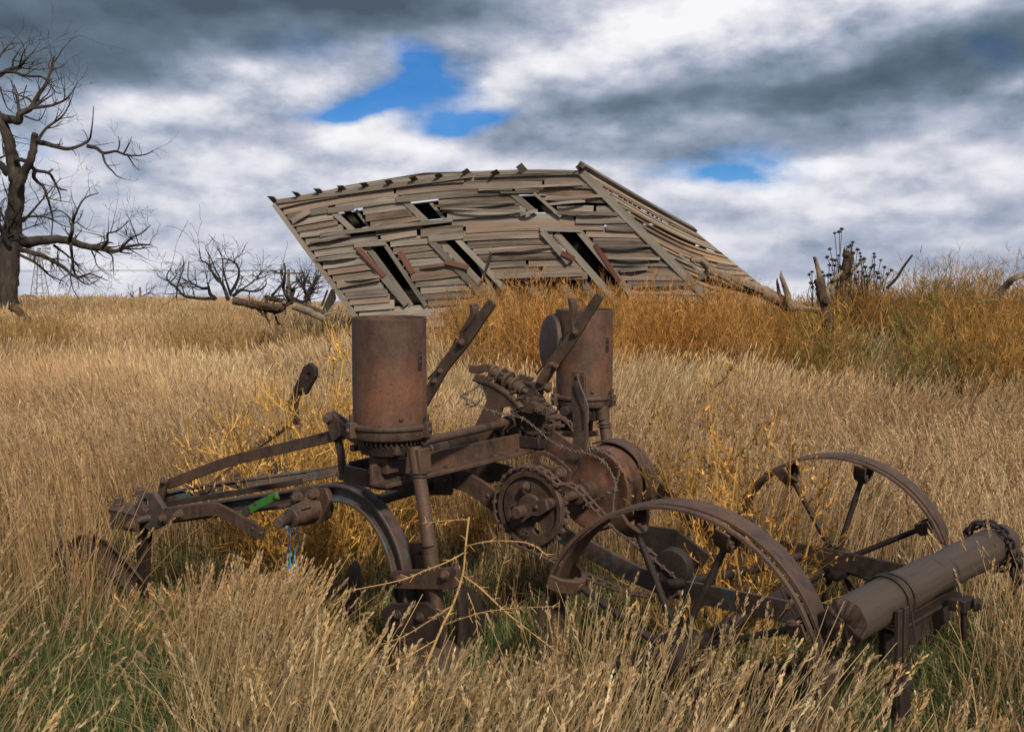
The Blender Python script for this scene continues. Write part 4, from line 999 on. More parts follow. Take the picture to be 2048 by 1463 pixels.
for p0, p1, w_, bow in (((583, 443), (619, 422), 12, .03), ((957, 379), (1165, 368), 5, .04), ((866, 412), (1030, 404), 5, .05), ((880, 417), (1050, 424), 4, .08), ((640, 470), (905, 440), 8, .05), ((760, 452), (840, 436), 8, .04),
        ((1085, 398), (1205, 391), 6, .05), ((1110, 425), (1236, 428), 7, .05), ((1190, 492), (1300, 491), 5, .05), ((1240, 541), (1295, 536), 7, .05), ((1265, 572), (1380, 567), 7, .04), ((980, 503), (1110, 492), 6, .05), ((990, 552), (1166, 546), 12, .05),
        ((620, 484), (700, 470), 7, .05), ((840, 535), (905, 526), 7, .04), ((630, 520), (712, 512), 6, .05), ((690, 560), (760, 552), 6, .05), ((1095, 409), (1170, 402), 5, .06), ((1040, 430), (1075, 421), 6, .05), ((1215, 515), (1320, 517), 6, .05)):
    b = MB(); plank(b, p0, p1, w_, .055, .02, bow=bow); S_('loose_board', b, 'siding')
# bare studs in the broken foot of the wall
for p0, p1 in (((988, 556), (1050, 640)), ((1048, 556), (1110, 640)), ((1112, 553), (1180, 640)), ((1160, 553), (1210, 620))):
    b = MB(); plank(b, p0, p1, 11, -.04, .08); S_('stud', b, 'trim')
# corner boards
b = MB(); plank(b, (1161, 342), (1440, 620), 15, .05, .05); S_('corner_board', b, 'trim')
b = MB(); plank(b, (547, 408), (735, 668), 9, .04, .06); S_('corner_board', b, 'trim')
b = MB(); plank(b, (553, 403), (944, 350), 9, .06, .03); S_('fascia_board', b, 'trim')
b = MB(); plank(b, (950, 353), (1160, 346), 5, .05, .03); S_('fascia_board', b, 'siding')
# rafter tails poke above the roofline
for x, y, L in ((546, 400, 14), (594, 390, 12), (638, 384, 13), (685, 378, 13), (731, 372, 13), (780, 367, 13), (829, 360, 12), (880, 355, 13), (936, 350, 18), (992, 348, 12), (1046, 341, 20), (1163, 338, 16)):
    b = MB(); p0 = wp(x + L * .55, y + L * .55, -.10); p1 = wp(x - L * .45, y - L * .55, .16)
    cs = [p0, p0.lerp(p1, .5), p1]; board(b, cs, 14 * 15.8 / F / 2, .06, rs.random(), 0, 0); S_('rafter', b, 'trim')
# end wall seen at a slant
YF = 19.8
eTL, eTR, eBR, eBL = wp(1170, 343, -.03), at(1388, 466, YF), at(1620, 655, YF), wp(1522, 702, -.03)
en = (eTR - eTL).cross(eBL - eTL).normalized(); en = en if en.x > 0 else -en
b = MB(); NE = 22
for k in range(NE):
    s0 = (k + .5) / NE; l = eTL.lerp(eBL, s0); r = eTR.lerp(eBR, s0); cs = []; hw = []
    h = ((eBL - eTL).length * .5 + (eBR - eTR).length * .5) / NE * .40
    sg = rs.uniform(.0, .02) + .14 * s0 * (1.2 - s0) * 2; dv = rs.gauss(0, .012); cut = rs.uniform(.35, .8) if rs.random() < .3 else None
    spans = [(0, 1)] if cut is None else [(0, cut - .003), (cut + .003, 1)]
    for f0, f1 in spans:
        cs = []; hw = []
        for q in range(9):
            f = f0 + (f1 - f0) * q / 8; p = l.lerp(r, f) + UP * (-sg * math.sin(PI * f) + dv * (f - .5)); hgt = (eTL.lerp(eTR, f) - eBL.lerp(eBR, f)).length / NE * .60
            cs.append(p); hw.append(hgt)
        board(b, cs, hw, .022, rs.random(), rs.uniform(.01, .05), rs.uniform(0, .02), en)
S_('end_wall', b, 'siding_lit')
b = MB(); cs = [eTL.lerp(eTR, f) + en * .05 + UP * (-.015 * math.sin(PI * f) + .05) for f in (-.03, .2, .4, .6, .8, 1.0)]; board(b, cs, .06, .06, .2, 0, 0, en); S_('verge_board', b, 'siding')
b = MB(); cs = [eTR.lerp(eBR, f) + en * .04 for f in (0, .3, .6, 1.0)]; board(b, cs, .06, .06, .7, 0, 0, en); S_('corner_board', b, 'trim')
b = MB(); cs = [wp(1352, 515, .02).lerp(wp(1470, 610, .02), f) + en * .08 for f in (0, .5, 1)]; board(b, cs, .05, .03, .8, 0, 0, en); S_('loose_board', b, 'trim')
# roof boards sloping back over the dark inside, a few missing
rTL, rTR = wp(552, 408, -.12), wp(1166, 350, -.12); rBL, rBR = at(640, 520, 20.6), at(1380, 474, YF)
b = MB(); NRf = 24
for k in range(NRf):
    if k in (6, 12, 17): continue
    s0 = (k + .5) / NRf; l = rTL.lerp(rBL, s0); r = rTR.lerp(rBR, s0); ww = (rTL.lerp(rTR, .5) - rBL.lerp(rBR, .5)).length / NRf * .5
    nn = (rTR - rTL).cross(rBL - rTL).normalized(); nn = nn if nn.z > 0 else -nn
    cs = [l.lerp(r, f) + UP * (.28 * math.sin(PI * f) * (1 - s0)) - UP * .0 for f in (0, .25, .5, .75, 1)]
    rings = []
    for p in cs:
        t = (r - l).normalized(); dn = nn.cross(t).normalized(); rings.append([p - dn * ww, p + dn * ww, p + dn * ww - nn * .02, p - dn * ww - nn * .02])
    b.ring_sweep(rings, True, rs.random(), rs.random() * 9)
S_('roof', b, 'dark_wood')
b = MB(); bl, br = at(800, 720, 20.6), at(1620, 690, YF)
for k in range(11):
    s0 = (k + .5) / 11; l = rBL.lerp(bl, s0); r = rBR.lerp(br, s0); board(b, [l, l.lerp(r, .5), r], (rBL - bl).length / 22 * 1.02, .02, rs.random(), 0, 0, Vector((0, -1, 0)))
S_('back_wall', b, 'dark_wood')  # added behind the openings to block sky light from the horizon
b = MB(); fl, fb2 = wp(556, 412, -.1), wp(772, 705, -.1)
for k in range(12):
    s0 = (k + .5) / 12; l = fl.lerp(fb2, s0); r = rBL.lerp(bl, s0); ln = (r - l).cross(fb2 - fl).normalized(); board(b, [l, l.lerp(r, .5), r], .13, .02, rs.random(), 0, 0, ln)
S_('end_wall', b, 'dark_wood')  # unseen left wall, added to keep light out of the inside
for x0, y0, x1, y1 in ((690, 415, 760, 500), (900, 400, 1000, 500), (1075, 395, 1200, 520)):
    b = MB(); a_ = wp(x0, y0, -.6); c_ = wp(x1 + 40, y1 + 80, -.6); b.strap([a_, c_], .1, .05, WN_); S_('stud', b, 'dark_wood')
# ---------------------------------------------------------------- dead trees, branches, logs
rt = random.Random(11)
def grow_twigs(mb, p, dirv, L, r, depth, spread=.7, n=3, droop=0.0, flat=None):
    """recursive forking twig with kinks"""
    pts = [Vector(p)]; d = Vector(dirv).normalized(); k = 4; rsx = [r]
    for i in range(k):
        d = (d + Vector((rt.gauss(0, .22), rt.gauss(0, .22), rt.gauss(0, .22) - droop))).normalized()
        pts.append(pts[-1] + d * L / k); rsx.append(max(.0022, r * (1 - .75 * (i + 1) / k)))
    mb.tube(pts, rsx, 5 if r < .02 else 7)
    if depth <= 0: return
    for j in range(n):
        i = rt.randint(1, k); q = pts[i]
        dd = (d + Vector((rt.gauss(0, spread), rt.gauss(0, spread), rt.gauss(.12, spread)))).normalized()
        grow_twigs(mb, q, dd, L * rt.uniform(.45, .8), rsx[i] * .8, depth - 1, spread, n, droop)
def limb(mb, pix, Y, r0, r1, twig=0, tl=.5, td=2, yj=.35, tn=2, wob=.12, droop=0, spread=.7):
    """a limb traced at distance Y, wandering in depth; radii in metres"""
    yo = 0; pts = []
    for (x, y) in pix:
        pts.append(at(x, y, Y + yo)); yo += rt.uniform(-yj, yj)
    pts = smoothpts(pts, 5); L = len(pts); rr = [r0 + (r1 - r0) * (i / (L - 1)) for i in range(L)]
    pts = [p + Vector((rt.gauss(0, .25), rt.gauss(0, .25), rt.gauss(0, .25))) * rr[i] * .28 for i, p in enumerate(pts)]
    mb.tube(pts, rr, 12 if r0 > .04 else 6, wob=wob * .45 if r0 > .04 else 0)
    for k in range(twig):
        i = rt.randint(int(L * .25), L - 1); t = (pts[min(i + 1, L - 1)] - pts[max(0, i - 1)]).normalized()
        dd = (t * .7 + Vector((rt.gauss(0, .6), rt.gauss(0, .5), rt.gauss(.25, .55)))).normalized()
        grow_twigs(mb, pts[i], dd, tl * rt.uniform(.5, 1.2), max(.004, rr[i] * .55), td, spread, tn, droop)
    return pts
def c3(l): return [(x * .41, 60 + y * .41) for x, y in l]
TY = 21.0
tb = at(15, 600, TY); T1 = empty('dead_tree', Vector((tb.x, TY, G(tb.x, TY))))
tag(T1, 'large leafless dead tree with crooked grey limbs at the edge of the field', 'tree')
b = MB(); px1 = TY / F
tr = [(30, 1460), (36, 1330), (42, 1200), (55, 1020), (68, 900), (78, 770), (66, 660), (45, 560), (18, 470), (-20, 400)]
limb(b, c3(tr), TY, .235, .085, 0, yj=.15, wob=.22)
limb(b, c3([(40, 1450), (28, 1330), (30, 1200), (40, 1100)]), TY + .1, .27, .12, 0, yj=.05, wob=.25)
limb(b, c3([(-30, 1330), (-10, 1150), (25, 1000), (50, 900)]), TY + .4, .15, .07, 0, yj=.2)
limb(b, c3([(98, 740), (120, 690), (150, 630), (166, 560), (170, 508)]), TY - .2, .10, .065, 0, yj=.1)
b2 = P_ = obj('trunk', b, M['bark'], T1, 0, 60)
def branch(name, specs, mat='bark'):
    b = MB()
    for (pix, r0, r1, tw, tl, td, *ex) in specs: limb(b, c3(pix), TY + rt.uniform(-.4, .4), r0, r1, int(tw * .75 + .5), tl, td, tn=2, **(ex[0] if ex else {}))
    obj(name, b, M[mat], T1, 0, 60)
branch('branch', [([(10, 430), (45, 436), (92, 442), (102, 405), (150, 382), (185, 320), (225, 262), (248, 190), (262, 128)], .10, .012, 10, .8, 2), ([(100, 410), (160, 380), (235, 372), (300, 350), (340, 320), (362, 280)], .045, .008, 7, .7, 2), ([(120, 420), (190, 440), (225, 380)], .02, .006, 4, .6, 2)])
branch('branch', [([(-20, 230), (40, 195), (95, 178), (130, 140), (175, 95)], .055, .008, 9, .7, 2), ([(-10, 210), (60, 205), (140, 225), (210, 232), (270, 300), (300, 310)], .04, .006, 8, .7, 2), ([(-20, 170), (10, 110), (60, 60)], .03, .006, 7, .6, 2), ([(95, 178), (110, 120), (140, 70)], .02, .005, 5, .5, 2)])
branch('branch', [([(178, 545), (220, 552), (262, 566), (330, 579), (390, 563), (432, 540), (448, 480), (457, 372)], .062, .007, 2, .4, 1), ([(425, 566), (470, 576), (505, 600), (565, 592), (620, 610), (700, 610), (748, 588)], .045, .008, 7, .45, 1),
    ([(500, 600), (515, 650), (550, 690), (575, 715), (615, 728)], .028, .006, 3, .4, 1), ([(572, 594), (583, 560), (578, 520)], .02, .006, 2, .3, 1), ([(605, 600), (630, 555), (642, 522)], .02, .005, 2, .3, 1), ([(620, 605), (650, 655), (675, 684)], .02, .005, 2, .3, 1), ([(340, 580), (360, 590), (372, 612)], .012, .005, 0, .3, 1), ([(432, 540), (415, 500), (398, 486)], .012, .004, 0, .3, 1), ([(430, 565), (490, 560), (560, 548)], .012, .004, 1, .3, 1)])
branch('branch', [([(180, 545), (225, 480), (300, 424), (338, 362), (365, 280)], .035, .006, 9, .6, 2), ([(230, 480), (270, 470), (305, 440)], .014, .005, 3, .4, 1)])
branch('branch', [([(72, 628), (130, 640), (172, 682), (238, 698), (266, 740), (285, 770), (326, 782)], .05, .012, 2, .35, 1), ([(172, 682), (165, 715), (185, 742), (212, 765), (235, 830), (252, 890), (256, 940), (250, 1010)], .045, .010, 4, .5, 1), ([(236, 696), (258, 678)], .025, .012, 0, .3, 1), ([(275, 762), (292, 800), (296, 835)], .02, .01, 1, .3, 1), ([(180, 742), (240, 760), (300, 770)], .015, .005, 2, .4, 1)])
branch('branch', [([(92, 1020), (130, 1035), (170, 1030), (262, 1020), (340, 1030), (420, 1054), (492, 1065), (560, 1078), (620, 1058), (690, 1046), (745, 1050)], .13, .010, 12, .7, 2), ([(338, 1030), (352, 980), (355, 940), (372, 890), (412, 822), (480, 795)], .045, .008, 9, .6, 2), ([(355, 935), (310, 890), (270, 880), (220, 910)], .018, .005, 5, .5, 2),
    ([(500, 1062), (525, 1030), (524, 992), (572, 980), (630, 930)], .032, .007, 9, .6, 2), ([(585, 1070), (640, 1015), (690, 990), (735, 950)], .03, .006, 9, .55, 2), ([(372, 935), (420, 970), (470, 985)], .015, .005, 4, .4, 1), ([(610, 1060), (650, 1080), (720, 1120)], .015, .005, 5, .4, 2)])
dr_ = {'droop': .10}
branch('branch', [([(345, 1040), (352, 1110), (362, 1180), (395, 1225), (440, 1240), (500, 1200)], .035, .007, 8, .5, 2, dr_), ([(98, 1070), (200, 1098), (300, 1150), (372, 1205), (440, 1190), (525, 1222)], .055, .008, 12, .6, 2, dr_), ([(90, 1092), (180, 1140), (245, 1198), (312, 1226)], .035, .008, 6, .5, 2, dr_),
    ([(350, 1140), (345, 1200), (356, 1262), (388, 1314)], .018, .006, 4, .4, 1, dr_), ([(440, 1062), (462, 1110), (475, 1150), (520, 1190)], .02, .006, 5, .5, 2, dr_), ([(492, 1066), (545, 1100), (552, 1150), (556, 1195)], .02, .006, 5, .45, 2, dr_), ([(262, 1050), (330, 1100), (400, 1160)], .03, .008, 8, .5, 2, dr_), ([(100, 1060), (150, 1090), (240, 1110), (320, 1200)], .03, .008, 8, .5, 2, dr_)])
branch('branch', [([(108, 920), (150, 910), (230, 915), (300, 950), (340, 960)], .03, .006, 7, .6, 2), ([(112, 935), (170, 870), (230, 800), (300, 720)], .03, .006, 8, .7, 2), ([(60, 990), (10, 900), (-20, 800)], .04, .01, 12, .8, 3), ([(45, 1050), (10, 980), (-25, 930)], .05, .012, 12, .8, 3), ([(40, 700), (10, 660), (-30, 640)], .09, .05, 5, .7, 2), ([(70, 870), (30, 790), (10, 720)], .02, .006, 7, .6, 2), ([(30, 1010), (150, 960), (210, 940)], .02, .006, 6, .5, 2)], 'twig')
branch('branch', [([(38, 510), (70, 535), (66, 590)], .02, .012, 0, .3, 1), ([(40, 500), (90, 525), (140, 530)], .012, .004, 2, .3, 1), ([(60, 545), (110, 552), (150, 560)], .01, .004, 1, .3, 1), ([(0, 280), (30, 370), (60, 400)], .02, .008, 5, .6, 2), ([(130, 270), (115, 330), (140, 400)], .012, .005, 3, .4, 1), ([(60, 290), (80, 360), (120, 330)], .01, .004, 3, .4, 1)], 'twig')
# broken stub of a log at the foot of the tree
b = MB(); limb(b, [(22, 612), (40, 625), (58, 642)], 17, .07, .06, 0, yj=.05, wob=.3); tag(obj('log', b, M['stump'], None, 0, 60, origin=at(40, 645, 17)), 'short dark broken log in the grass below the dead tree', 'log')
# ---- fallen branches left of the shed
def c4(l): return [(300 + x * .205, 480 + y * .205) for x, y in l]
FY = 13.5
fb_ = at(465, 600, FY); F1 = empty('fallen_tree', Vector((fb_.x, FY, G(fb_.x, FY)))); tag(F1, 'tangle of bare curved fallen branches standing up beside the shed', 'fallen tree')
groups = [[([(760, 575), (735, 500), (700, 420), (620, 330), (560, 230), (500, 190), (480, 80)], .04), ([(690, 380), (640, 290), (600, 190), (560, 115)], .018), ([(700, 420), (650, 390), (600, 310), (560, 260)], .02)],
          [([(790, 540), (745, 400), (715, 300), (705, 180), (660, 80)], .026), ([(780, 525), (850, 400), (868, 300), (830, 225), (740, 188), (640, 185)], .032), ([(860, 330), (905, 365), (880, 385)], .012), ([(830, 225), (815, 160)], .012)],
          [([(810, 545), (890, 490), (1030, 500), (1125, 445), (1130, 380)], .034), ([(850, 495), (930, 460), (1035, 385), (1145, 345)], .02), ([(1038, 385), (1070, 330), (1108, 292)], .012), ([(840, 520), (835, 450)], .015)],
          [([(640, 575), (585, 520), (572, 450), (552, 415)], .045), ([(570, 465), (500, 465), (430, 430), (372, 370), (380, 195)], .028), ([(560, 480), (460, 480), (420, 450)], .012)],
          [([(640, 565), (500, 570), (340, 545), (260, 465), (180, 400), (168, 330), (215, 270)], .036), ([(255, 480), (280, 400), (335, 262)], .018), ([(190, 405), (120, 372)], .012), ([(262, 490), (258, 580)], .015), ([(200, 410), (240, 370), (265, 320)], .01)]]
for gsp in groups:
    b = MB()
    for pix, r0 in gsp: limb(b, c4(pix), FY + rt.uniform(-.3, .3), r0 * .72, .005, 5, .4, 1, yj=.2, tn=2)
    obj('branch', b, M['twig'], F1, 0, 60)
F2b = at(575, 600, 13); F2 = empty('fallen_tree', Vector((F2b.x, 13, G(F2b.x, 13)))); tag(F2, 'grey fallen trunk with twisted upright limbs lying next to the shed corner', 'fallen tree')
b = MB(); limb(b, c4([(1120, 550), (1250, 585), (1400, 610), (1550, 660), (1720, 720)]), 13, .032, .04, 0, yj=.1, wob=.25); limb(b, c4([(1380, 590), (1340, 560), (1300, 470), (1312, 400), (1320, 300), (1310, 225)]), 13, .032, .010, 3, .3, 1, yj=.1); obj('trunk', b, M['bark'], F2, 0, 60)
b = MB()
for pix, r0 in (([(1360, 590), (1400, 500), (1395, 470), (1430, 475)], .035), ([(1360, 590), (1380, 500), (1370, 440), (1420, 410)], .02), ([(1400, 570), (1500, 600), (1565, 550)], .025), ([(1310, 460), (1285, 380), (1272, 290)], .012), ([(1190, 540), (1270, 450), (1308, 350)], .018), ([(1180, 560), (1300, 540), (1370, 560)], .014)): limb(b, c4(pix), 13 + rt.uniform(-.2, .2), r0, .007, 3, .25, 1, yj=.1)
obj('branch', b, M['twig'], F2, 0, 60)
for pix, r0, r1, lab in (([(820, 590), (1000, 630), (1180, 680), (1320, 700)], .05, .04, 'long dark log at the bottom of the brush pile'), ([(980, 600), (1150, 640), (1310, 650)], .035, .04, 'grey log lying across the brush pile'), ([(1310, 600), (1306, 660), (1300, 720)], .03, .03, 'short upright stub in the brush pile'), ([(1010, 640), (1080, 700), (1130, 745)], .02, .015, 'thin bleached stick leaning on the brush pile'), ([(1150, 620), (1120, 690), (1130, 740)], .02, .018, 'crooked stick hanging down the brush pile'), ([(1400, 640), (1560, 700), (1700, 770)], .05, .045, 'weathered log half buried beside the shed corner')):
    b = MB(); pts = limb(b, c4(pix), 12.8 + rt.uniform(-.2, .2), r0, r1, 2, .3, 1, yj=.1, wob=.25); tag(obj('log', b, M['deadwood' if rt.random() < .6 else 'stump'], None, 0, 60, origin=pts[0]), lab, 'log', 'logs of the brush pile')
# leaning slab of old sheet by the shed corner
b = MB(); b.plate([at(662, 578, 13.6), at(652, 600, 13.6), at(642, 625, 13.5), at(660, 622, 13.6), at(672, 596, 13.7), at(668, 578, 13.7)], Vector((0, 1, 0)), .03); b.tube([at(655, 580, 13.5), at(648, 600, 13.5), at(643, 612, 13.5)], .015, 6); tag(obj('plank', b, M['bark'], None, 0, 60, origin=at(655, 625, 13.6)), 'short broken plank leaning at the shed corner', 'plank')
# ---- far things on the skyline
def pole(px, ytop, Y, arm, lab):
    p1 = at(px, ytop, Y); g = G(p1.x, Y); b = MB(); b.tube([Vector((p1.x, Y, g - .2)), p1], [.16, .11], 8)
    po = obj('utility_pole', b, M['pole'], None, 0, 60, origin=Vector((p1.x, Y, g))); tag(po, lab, 'utility pole')
    if arm:
        b = MB(); z = p1.z - .35; b.box(Vector((p1.x, Y - .15, z)), Vector((1.25, 0, 0)), Vector((0, .06, 0)), Vector((0, 0, .08)))
        for q in (-1.15, -.5, .5, 1.15): b.cyl(Vector((p1.x + q, Y - .15, z + .06)), Vector((p1.x + q, Y - .15, z + .26)), .06, 8)
        obj('cross_arm', b, M['pole'], po)
    return p1
pt = pole(577, 538, 85, True, 'distant utility pole with a cross arm seen beside the shed')
pole(280, 574, 120, False, 'thin distant pole on the grassy skyline')
b = MB()
for dx_, dz_ in ((-1.1, 0), (1.1, 0)):
    pts = [Vector((pt.x + dx_ - 60 + 12 * k * 2, 85 + (10 - k) * .0, pt.z - .15 + .9 * ((k - 2.5) / 2.5) ** 2 * .3)) for k in range(6)]
    b.tube([at(-60, 543 + dx_, 85), at(120, 541 + dx_, 85), at(330, 541 + dx_, 85), Vector((pt.x + dx_, 84.85, pt.z - .1)), at(700, 540, 86)], .016, 4)
tag(obj('power_line', b, M['pole'], None, 0, 60, origin=pt), 'thin overhead wires running to the distant utility pole', 'power line')
# windmill tower behind the dead tree
WY = 75; w0 = at(80, 600, WY); g = G(w0.x, WY); wt = at(80, 500, WY); WM = empty('windmill', Vector((w0.x, WY, g))); tag(WM, 'distant lattice windmill tower seen through the dead tree', 'windmill')
b = MB(); hw = .62
for sx in (-1, 1):
    for sy in (-1, 1): b.tube([Vector((w0.x + sx * hw, WY + sy * hw, g)), Vector((w0.x + sx * .08, WY + sy * .08, wt.z))], .035, 5)
zs = [g + (wt.z - g) * f for f in (.12, .3, .46, .6, .72, .82, .9)]
for i in range(len(zs)):
    f = (zs[i] - g) / (wt.z - g); h_ = hw + (.08 - hw) * f
    for a_, c_ in (((-1, -1), (1, -1)), ((1, -1), (1, 1)), ((1, 1), (-1, 1)), ((-1, 1), (-1, -1))):
        b.tube([Vector((w0.x + a_[0] * h_, WY + a_[1] * h_, zs[i])), Vector((w0.x + c_[0] * h_, WY + c_[1] * h_, zs[i]))], .02, 4)
        if i + 1 < len(zs):
            f2 = (zs[i + 1] - g) / (wt.z - g); h2 = hw + (.08 - hw) * f2; b.tube([Vector((w0.x + a_[0] * h_, WY + a_[1] * h_, zs[i])), Vector((w0.x + c_[0] * h2, WY + c_[1] * h2, zs[i + 1]))], .014, 4)
obj('tower', b, M['steel'], WM)
b = MB(); hub = wt + Vector((0, -.3, .1))
for k in range(16):
    a_ = 2 * PI * k / 16; e = Vector((math.cos(a_), .0, math.sin(a_))); t = Vector((-math.sin(a_), .25, math.cos(a_)))
    b.plate([hub + e * .3 - t * .04, hub + e * .95 - t * .12, hub + e * .95 + t * .12, hub + e * .3 + t * .04], Vector((0, 1, 0)), .01)
b.torus(hub, (0, 1, 0), .62, .015, 24, 4); b.cyl(hub - Vector((0, .05, 0)), hub + Vector((0, .4, 0)), .07)
obj('rotor', b, M['steel'], WM)
# little hut roof on the skyline
HY = 55; h0 = at(44, 604, HY); h1 = at(70, 604, HY); zt = at(57, 589, HY).z; ze = at(57, 597, HY).z; g = G(h0.x, HY)
b = MB(); b.box(Vector(((h0.x + h1.x) / 2, HY, (g + ze) / 2)), Vector(((h1.x - h0.x) / 2 - .04, 0, 0)), Vector((0, .5, 0)), Vector((0, 0, (ze - g) / 2)))
hu = obj('hut', b, M['hut'], None, origin=Vector((h0.x, HY, g))); tag(hu, 'tiny brown hut on the skyline beside the dead tree', 'hut')
b = MB(); xm = (h0.x + h1.x) / 2
b.plate([Vector((h0.x - .1, HY - .6, ze - .02)), Vector((xm, HY - .6, zt)), Vector((h1.x + .1, HY - .6, ze - .02)), Vector((h1.x + .1, HY - .6, ze - .1)), Vector((xm, HY - .6, zt - .09)), Vector((h0.x - .1, HY - .6, ze - .1))], Vector((0, 1, 0)), 1.2); obj('roof', b, M['hut'], hu)
# far bare trees on the skyline
def far_tree(pixs, Y, lab):
    p = at(pixs[0][0][0], pixs[0][0][1], Y); g = G(p.x, Y); b = MB()
    for pix in pixs: limb(b, pix, Y, .07, .014, 9, .9, 1, yj=.4, tn=3)
    b.tube([Vector((p.x, Y, g - .3)), p], [.16, .11], 7)
    o = obj('bare_tree', b, M['twig'], None, 0, 60, origin=Vector((p.x, Y, g))); tag(o, lab, 'tree')
far_tree([c4([(1545, 570), (1548, 490), (1580, 440), (1610, 400), (1625, 340)]), c4([(1545, 520), (1580, 470), (1560, 400)]), c4([(1550, 560), (1590, 480), (1610, 490)])], 38, 'small bare tree on the skyline between the pole and the shed')
far_tree([c4([(1525, 540), (1500, 470), (1475, 430), (1420, 370)]), c4([(1500, 470), (1510, 400), (1530, 360)])], 40, 'spindly bare tree leaning away behind the brush pile')
far_tree([[(268, 600), (285, 592), (300, 586), (312, 592)], [(270, 600), (262, 590)]], 60, 'low bare bush on the skyline by the thin distant pole')
# ---- stumps, posts and logs on the right
def c5(l): return [(1400 + x * .3164, 440 + y * .3164) for x, y in l]
SY = 10.6
p = at(1650, 640, SY); S1 = empty('stump', Vector((p.x, SY, G(p.x, SY)))); tag(S1, 'forked dead stump with a dark gnarled base among the weeds', 'stump')
b = MB(); limb(b, c5([(800, 760), (800, 640), (785, 560), (770, 490), (762, 420), (752, 370)]), SY, .055, .052, 0, yj=.03, wob=.45); limb(b, c5([(760, 500), (790, 490), (800, 520)]), SY - .05, .045, .04, 0, yj=.02, wob=.4); obj('trunk', b, M['stump'], S1, 0, 60)
b = MB(); limb(b, c5([(756, 375), (748, 320), (735, 270), (722, 232)]), SY, .03, .018, 0, yj=.03, wob=.3); limb(b, c5([(790, 470), (830, 400), (850, 370), (900, 322)]), SY, .034, .017, 0, yj=.06, wob=.3); limb(b, c5([(830, 440), (855, 400)]), SY, .028, .016, 0, yj=.02); limb(b, c5([(800, 480), (830, 430), (860, 360)]), SY, .02, .014, 0, yj=.02); obj('limb', b, M['deadwood'], S1, 0, 60)
SY2 = 12.5; p = at(1690, 600, SY2); b = MB(); pts = limb(b, c5([(915, 600), (912, 480), (918, 390), (926, 310), (935, 250), (932, 215)]), SY2, .080, .060, 0, yj=.02, wob=.25)
top = pts[-1]
for k in range(9):
    a_ = 2 * PI * k / 9; q = top + Vector((math.cos(a_) * .045, math.sin(a_) * .045, -.03)); b.tube([q, q + Vector((0, 0, rt.uniform(.03, .16)))], [.02, .003], 5)
S2 = obj('stump', b, M['stump'], None, 0, 60, origin=Vector((p.x, SY2, G(p.x, SY2)))); tag(S2, 'tall brown snapped stump with a jagged top among seed head stalks', 'stump')
b = MB(); limb(b, c5([(945, 330), (980, 300), (1010, 270), (1045, 262)]), SY2 - .1, .03, .012, 0, yj=.05); obj('limb', b, M['deadwood'], S2, 0, 60)
for pix, r0, r1, Y, mat, lab in ((c5([(580, 560), (555, 480), (530, 400), (512, 352)]), .045, .022, 12.2, 'deadwood', 'pointed grey post stump leaning at the end of the fallen log'), (c5([(510, 520), (500, 460), (488, 396)]), .032, .016, 12.3, 'deadwood', 'short split post stump beside the pointed post')):
    b = MB(); pts = limb(b, pix, Y, r0, r1, 0, yj=.02, wob=.35); b.tube([pts[-1], pts[-1] + Vector((0, 0, .06))], [r1, .004], 8); tag(obj('post', b, M[mat], None, 0, 60, origin=Vector((pts[0].x, Y, G(pts[0].x, Y)))), lab, 'post')
b = MB(); pts = limb(b, c5([(30, 345), (120, 370), (300, 420), (430, 470), (560, 545)]), 12.4, .095, .075, 0, yj=.05, wob=.3); pts = limb(b, c5([(-60, 250), (20, 270), (90, 330), (160, 370)]), 12.6, .035, .065, 0, yj=.05, wob=.3)
for k in range(16):
    x0 = rt.uniform(40, 300); y0 = 350 + (x0 - 40) * .28 + rt.uniform(-28, 10); limb(b, c5([(x0, y0), (x0 + 60, y0 + 22), (x0 + 120, y0 + 50)]), 12.25, .022, .012, 0, yj=.02)
lg = obj('log', b, M['deadwood'], None, 0, 60, origin=pts[0]); tag(lg, 'thick pale fallen log with flaking bark lying against the shed end wall', 'log')
b = MB(); pts = limb(b, c5([(580, 570), (630, 555), (740, 572)]), 11.5, .03, .03, 0, yj=.1, wob=.2); tag(obj('log', b, M['deadwood'], None, 0, 60, origin=pts[0]), 'thin grey log in the weeds beside the forked stump', 'log')
b = MB(); pts = limb(b, c5([(1180, 430), (1240, 370), (1290, 290), (1342, 222)]), 11, .02, .012, 0, yj=.05); tag(obj('stick', b, M['twig'], None, 0, 60, origin=pts[0]), 'single grey stick poking up out of the weeds against the sky', 'stick')
b = MB(); pts = limb(b, c5([(1880, 470), (1945, 405), (1990, 365), (2060, 340)]), 9.5, .035, .03, 0, yj=.1, wob=.2); limb(b, c5([(1720, 530), (1800, 510), (1880, 505)]), 9.3, .012, .010, 2, .2, 1, yj=.05); tag(obj('branch', b, M['deadwood'], None, 0, 60, origin=pts[0]), 'bent dead branch rising out of the thicket at the edge', 'branch')
b = MB(); pts = limb(b, c5([(1030, 720), (1070, 706), (1120, 704)]), 12.9, .03, .03, 0, yj=.05, wob=.4); limb(b, c5([(1050, 712), (1080, 690), (1095, 675)]), 12.9, .018, .012, 0, yj=.02); limb(b, c5([(1105, 735), (1112, 710), (1110, 690)]), 12.8, .03, .018, 0, yj=.02, wob=.4); limb(b, c5([(1090, 750), (1100, 735), (1115, 715)]), 12.7, .02, .015, 0, yj=.02); tag(obj('log', b, M['deadwood'], None, 0, 60, origin=pts[0]), 'broken pale wood lying in the gap of the thicket', 'log')
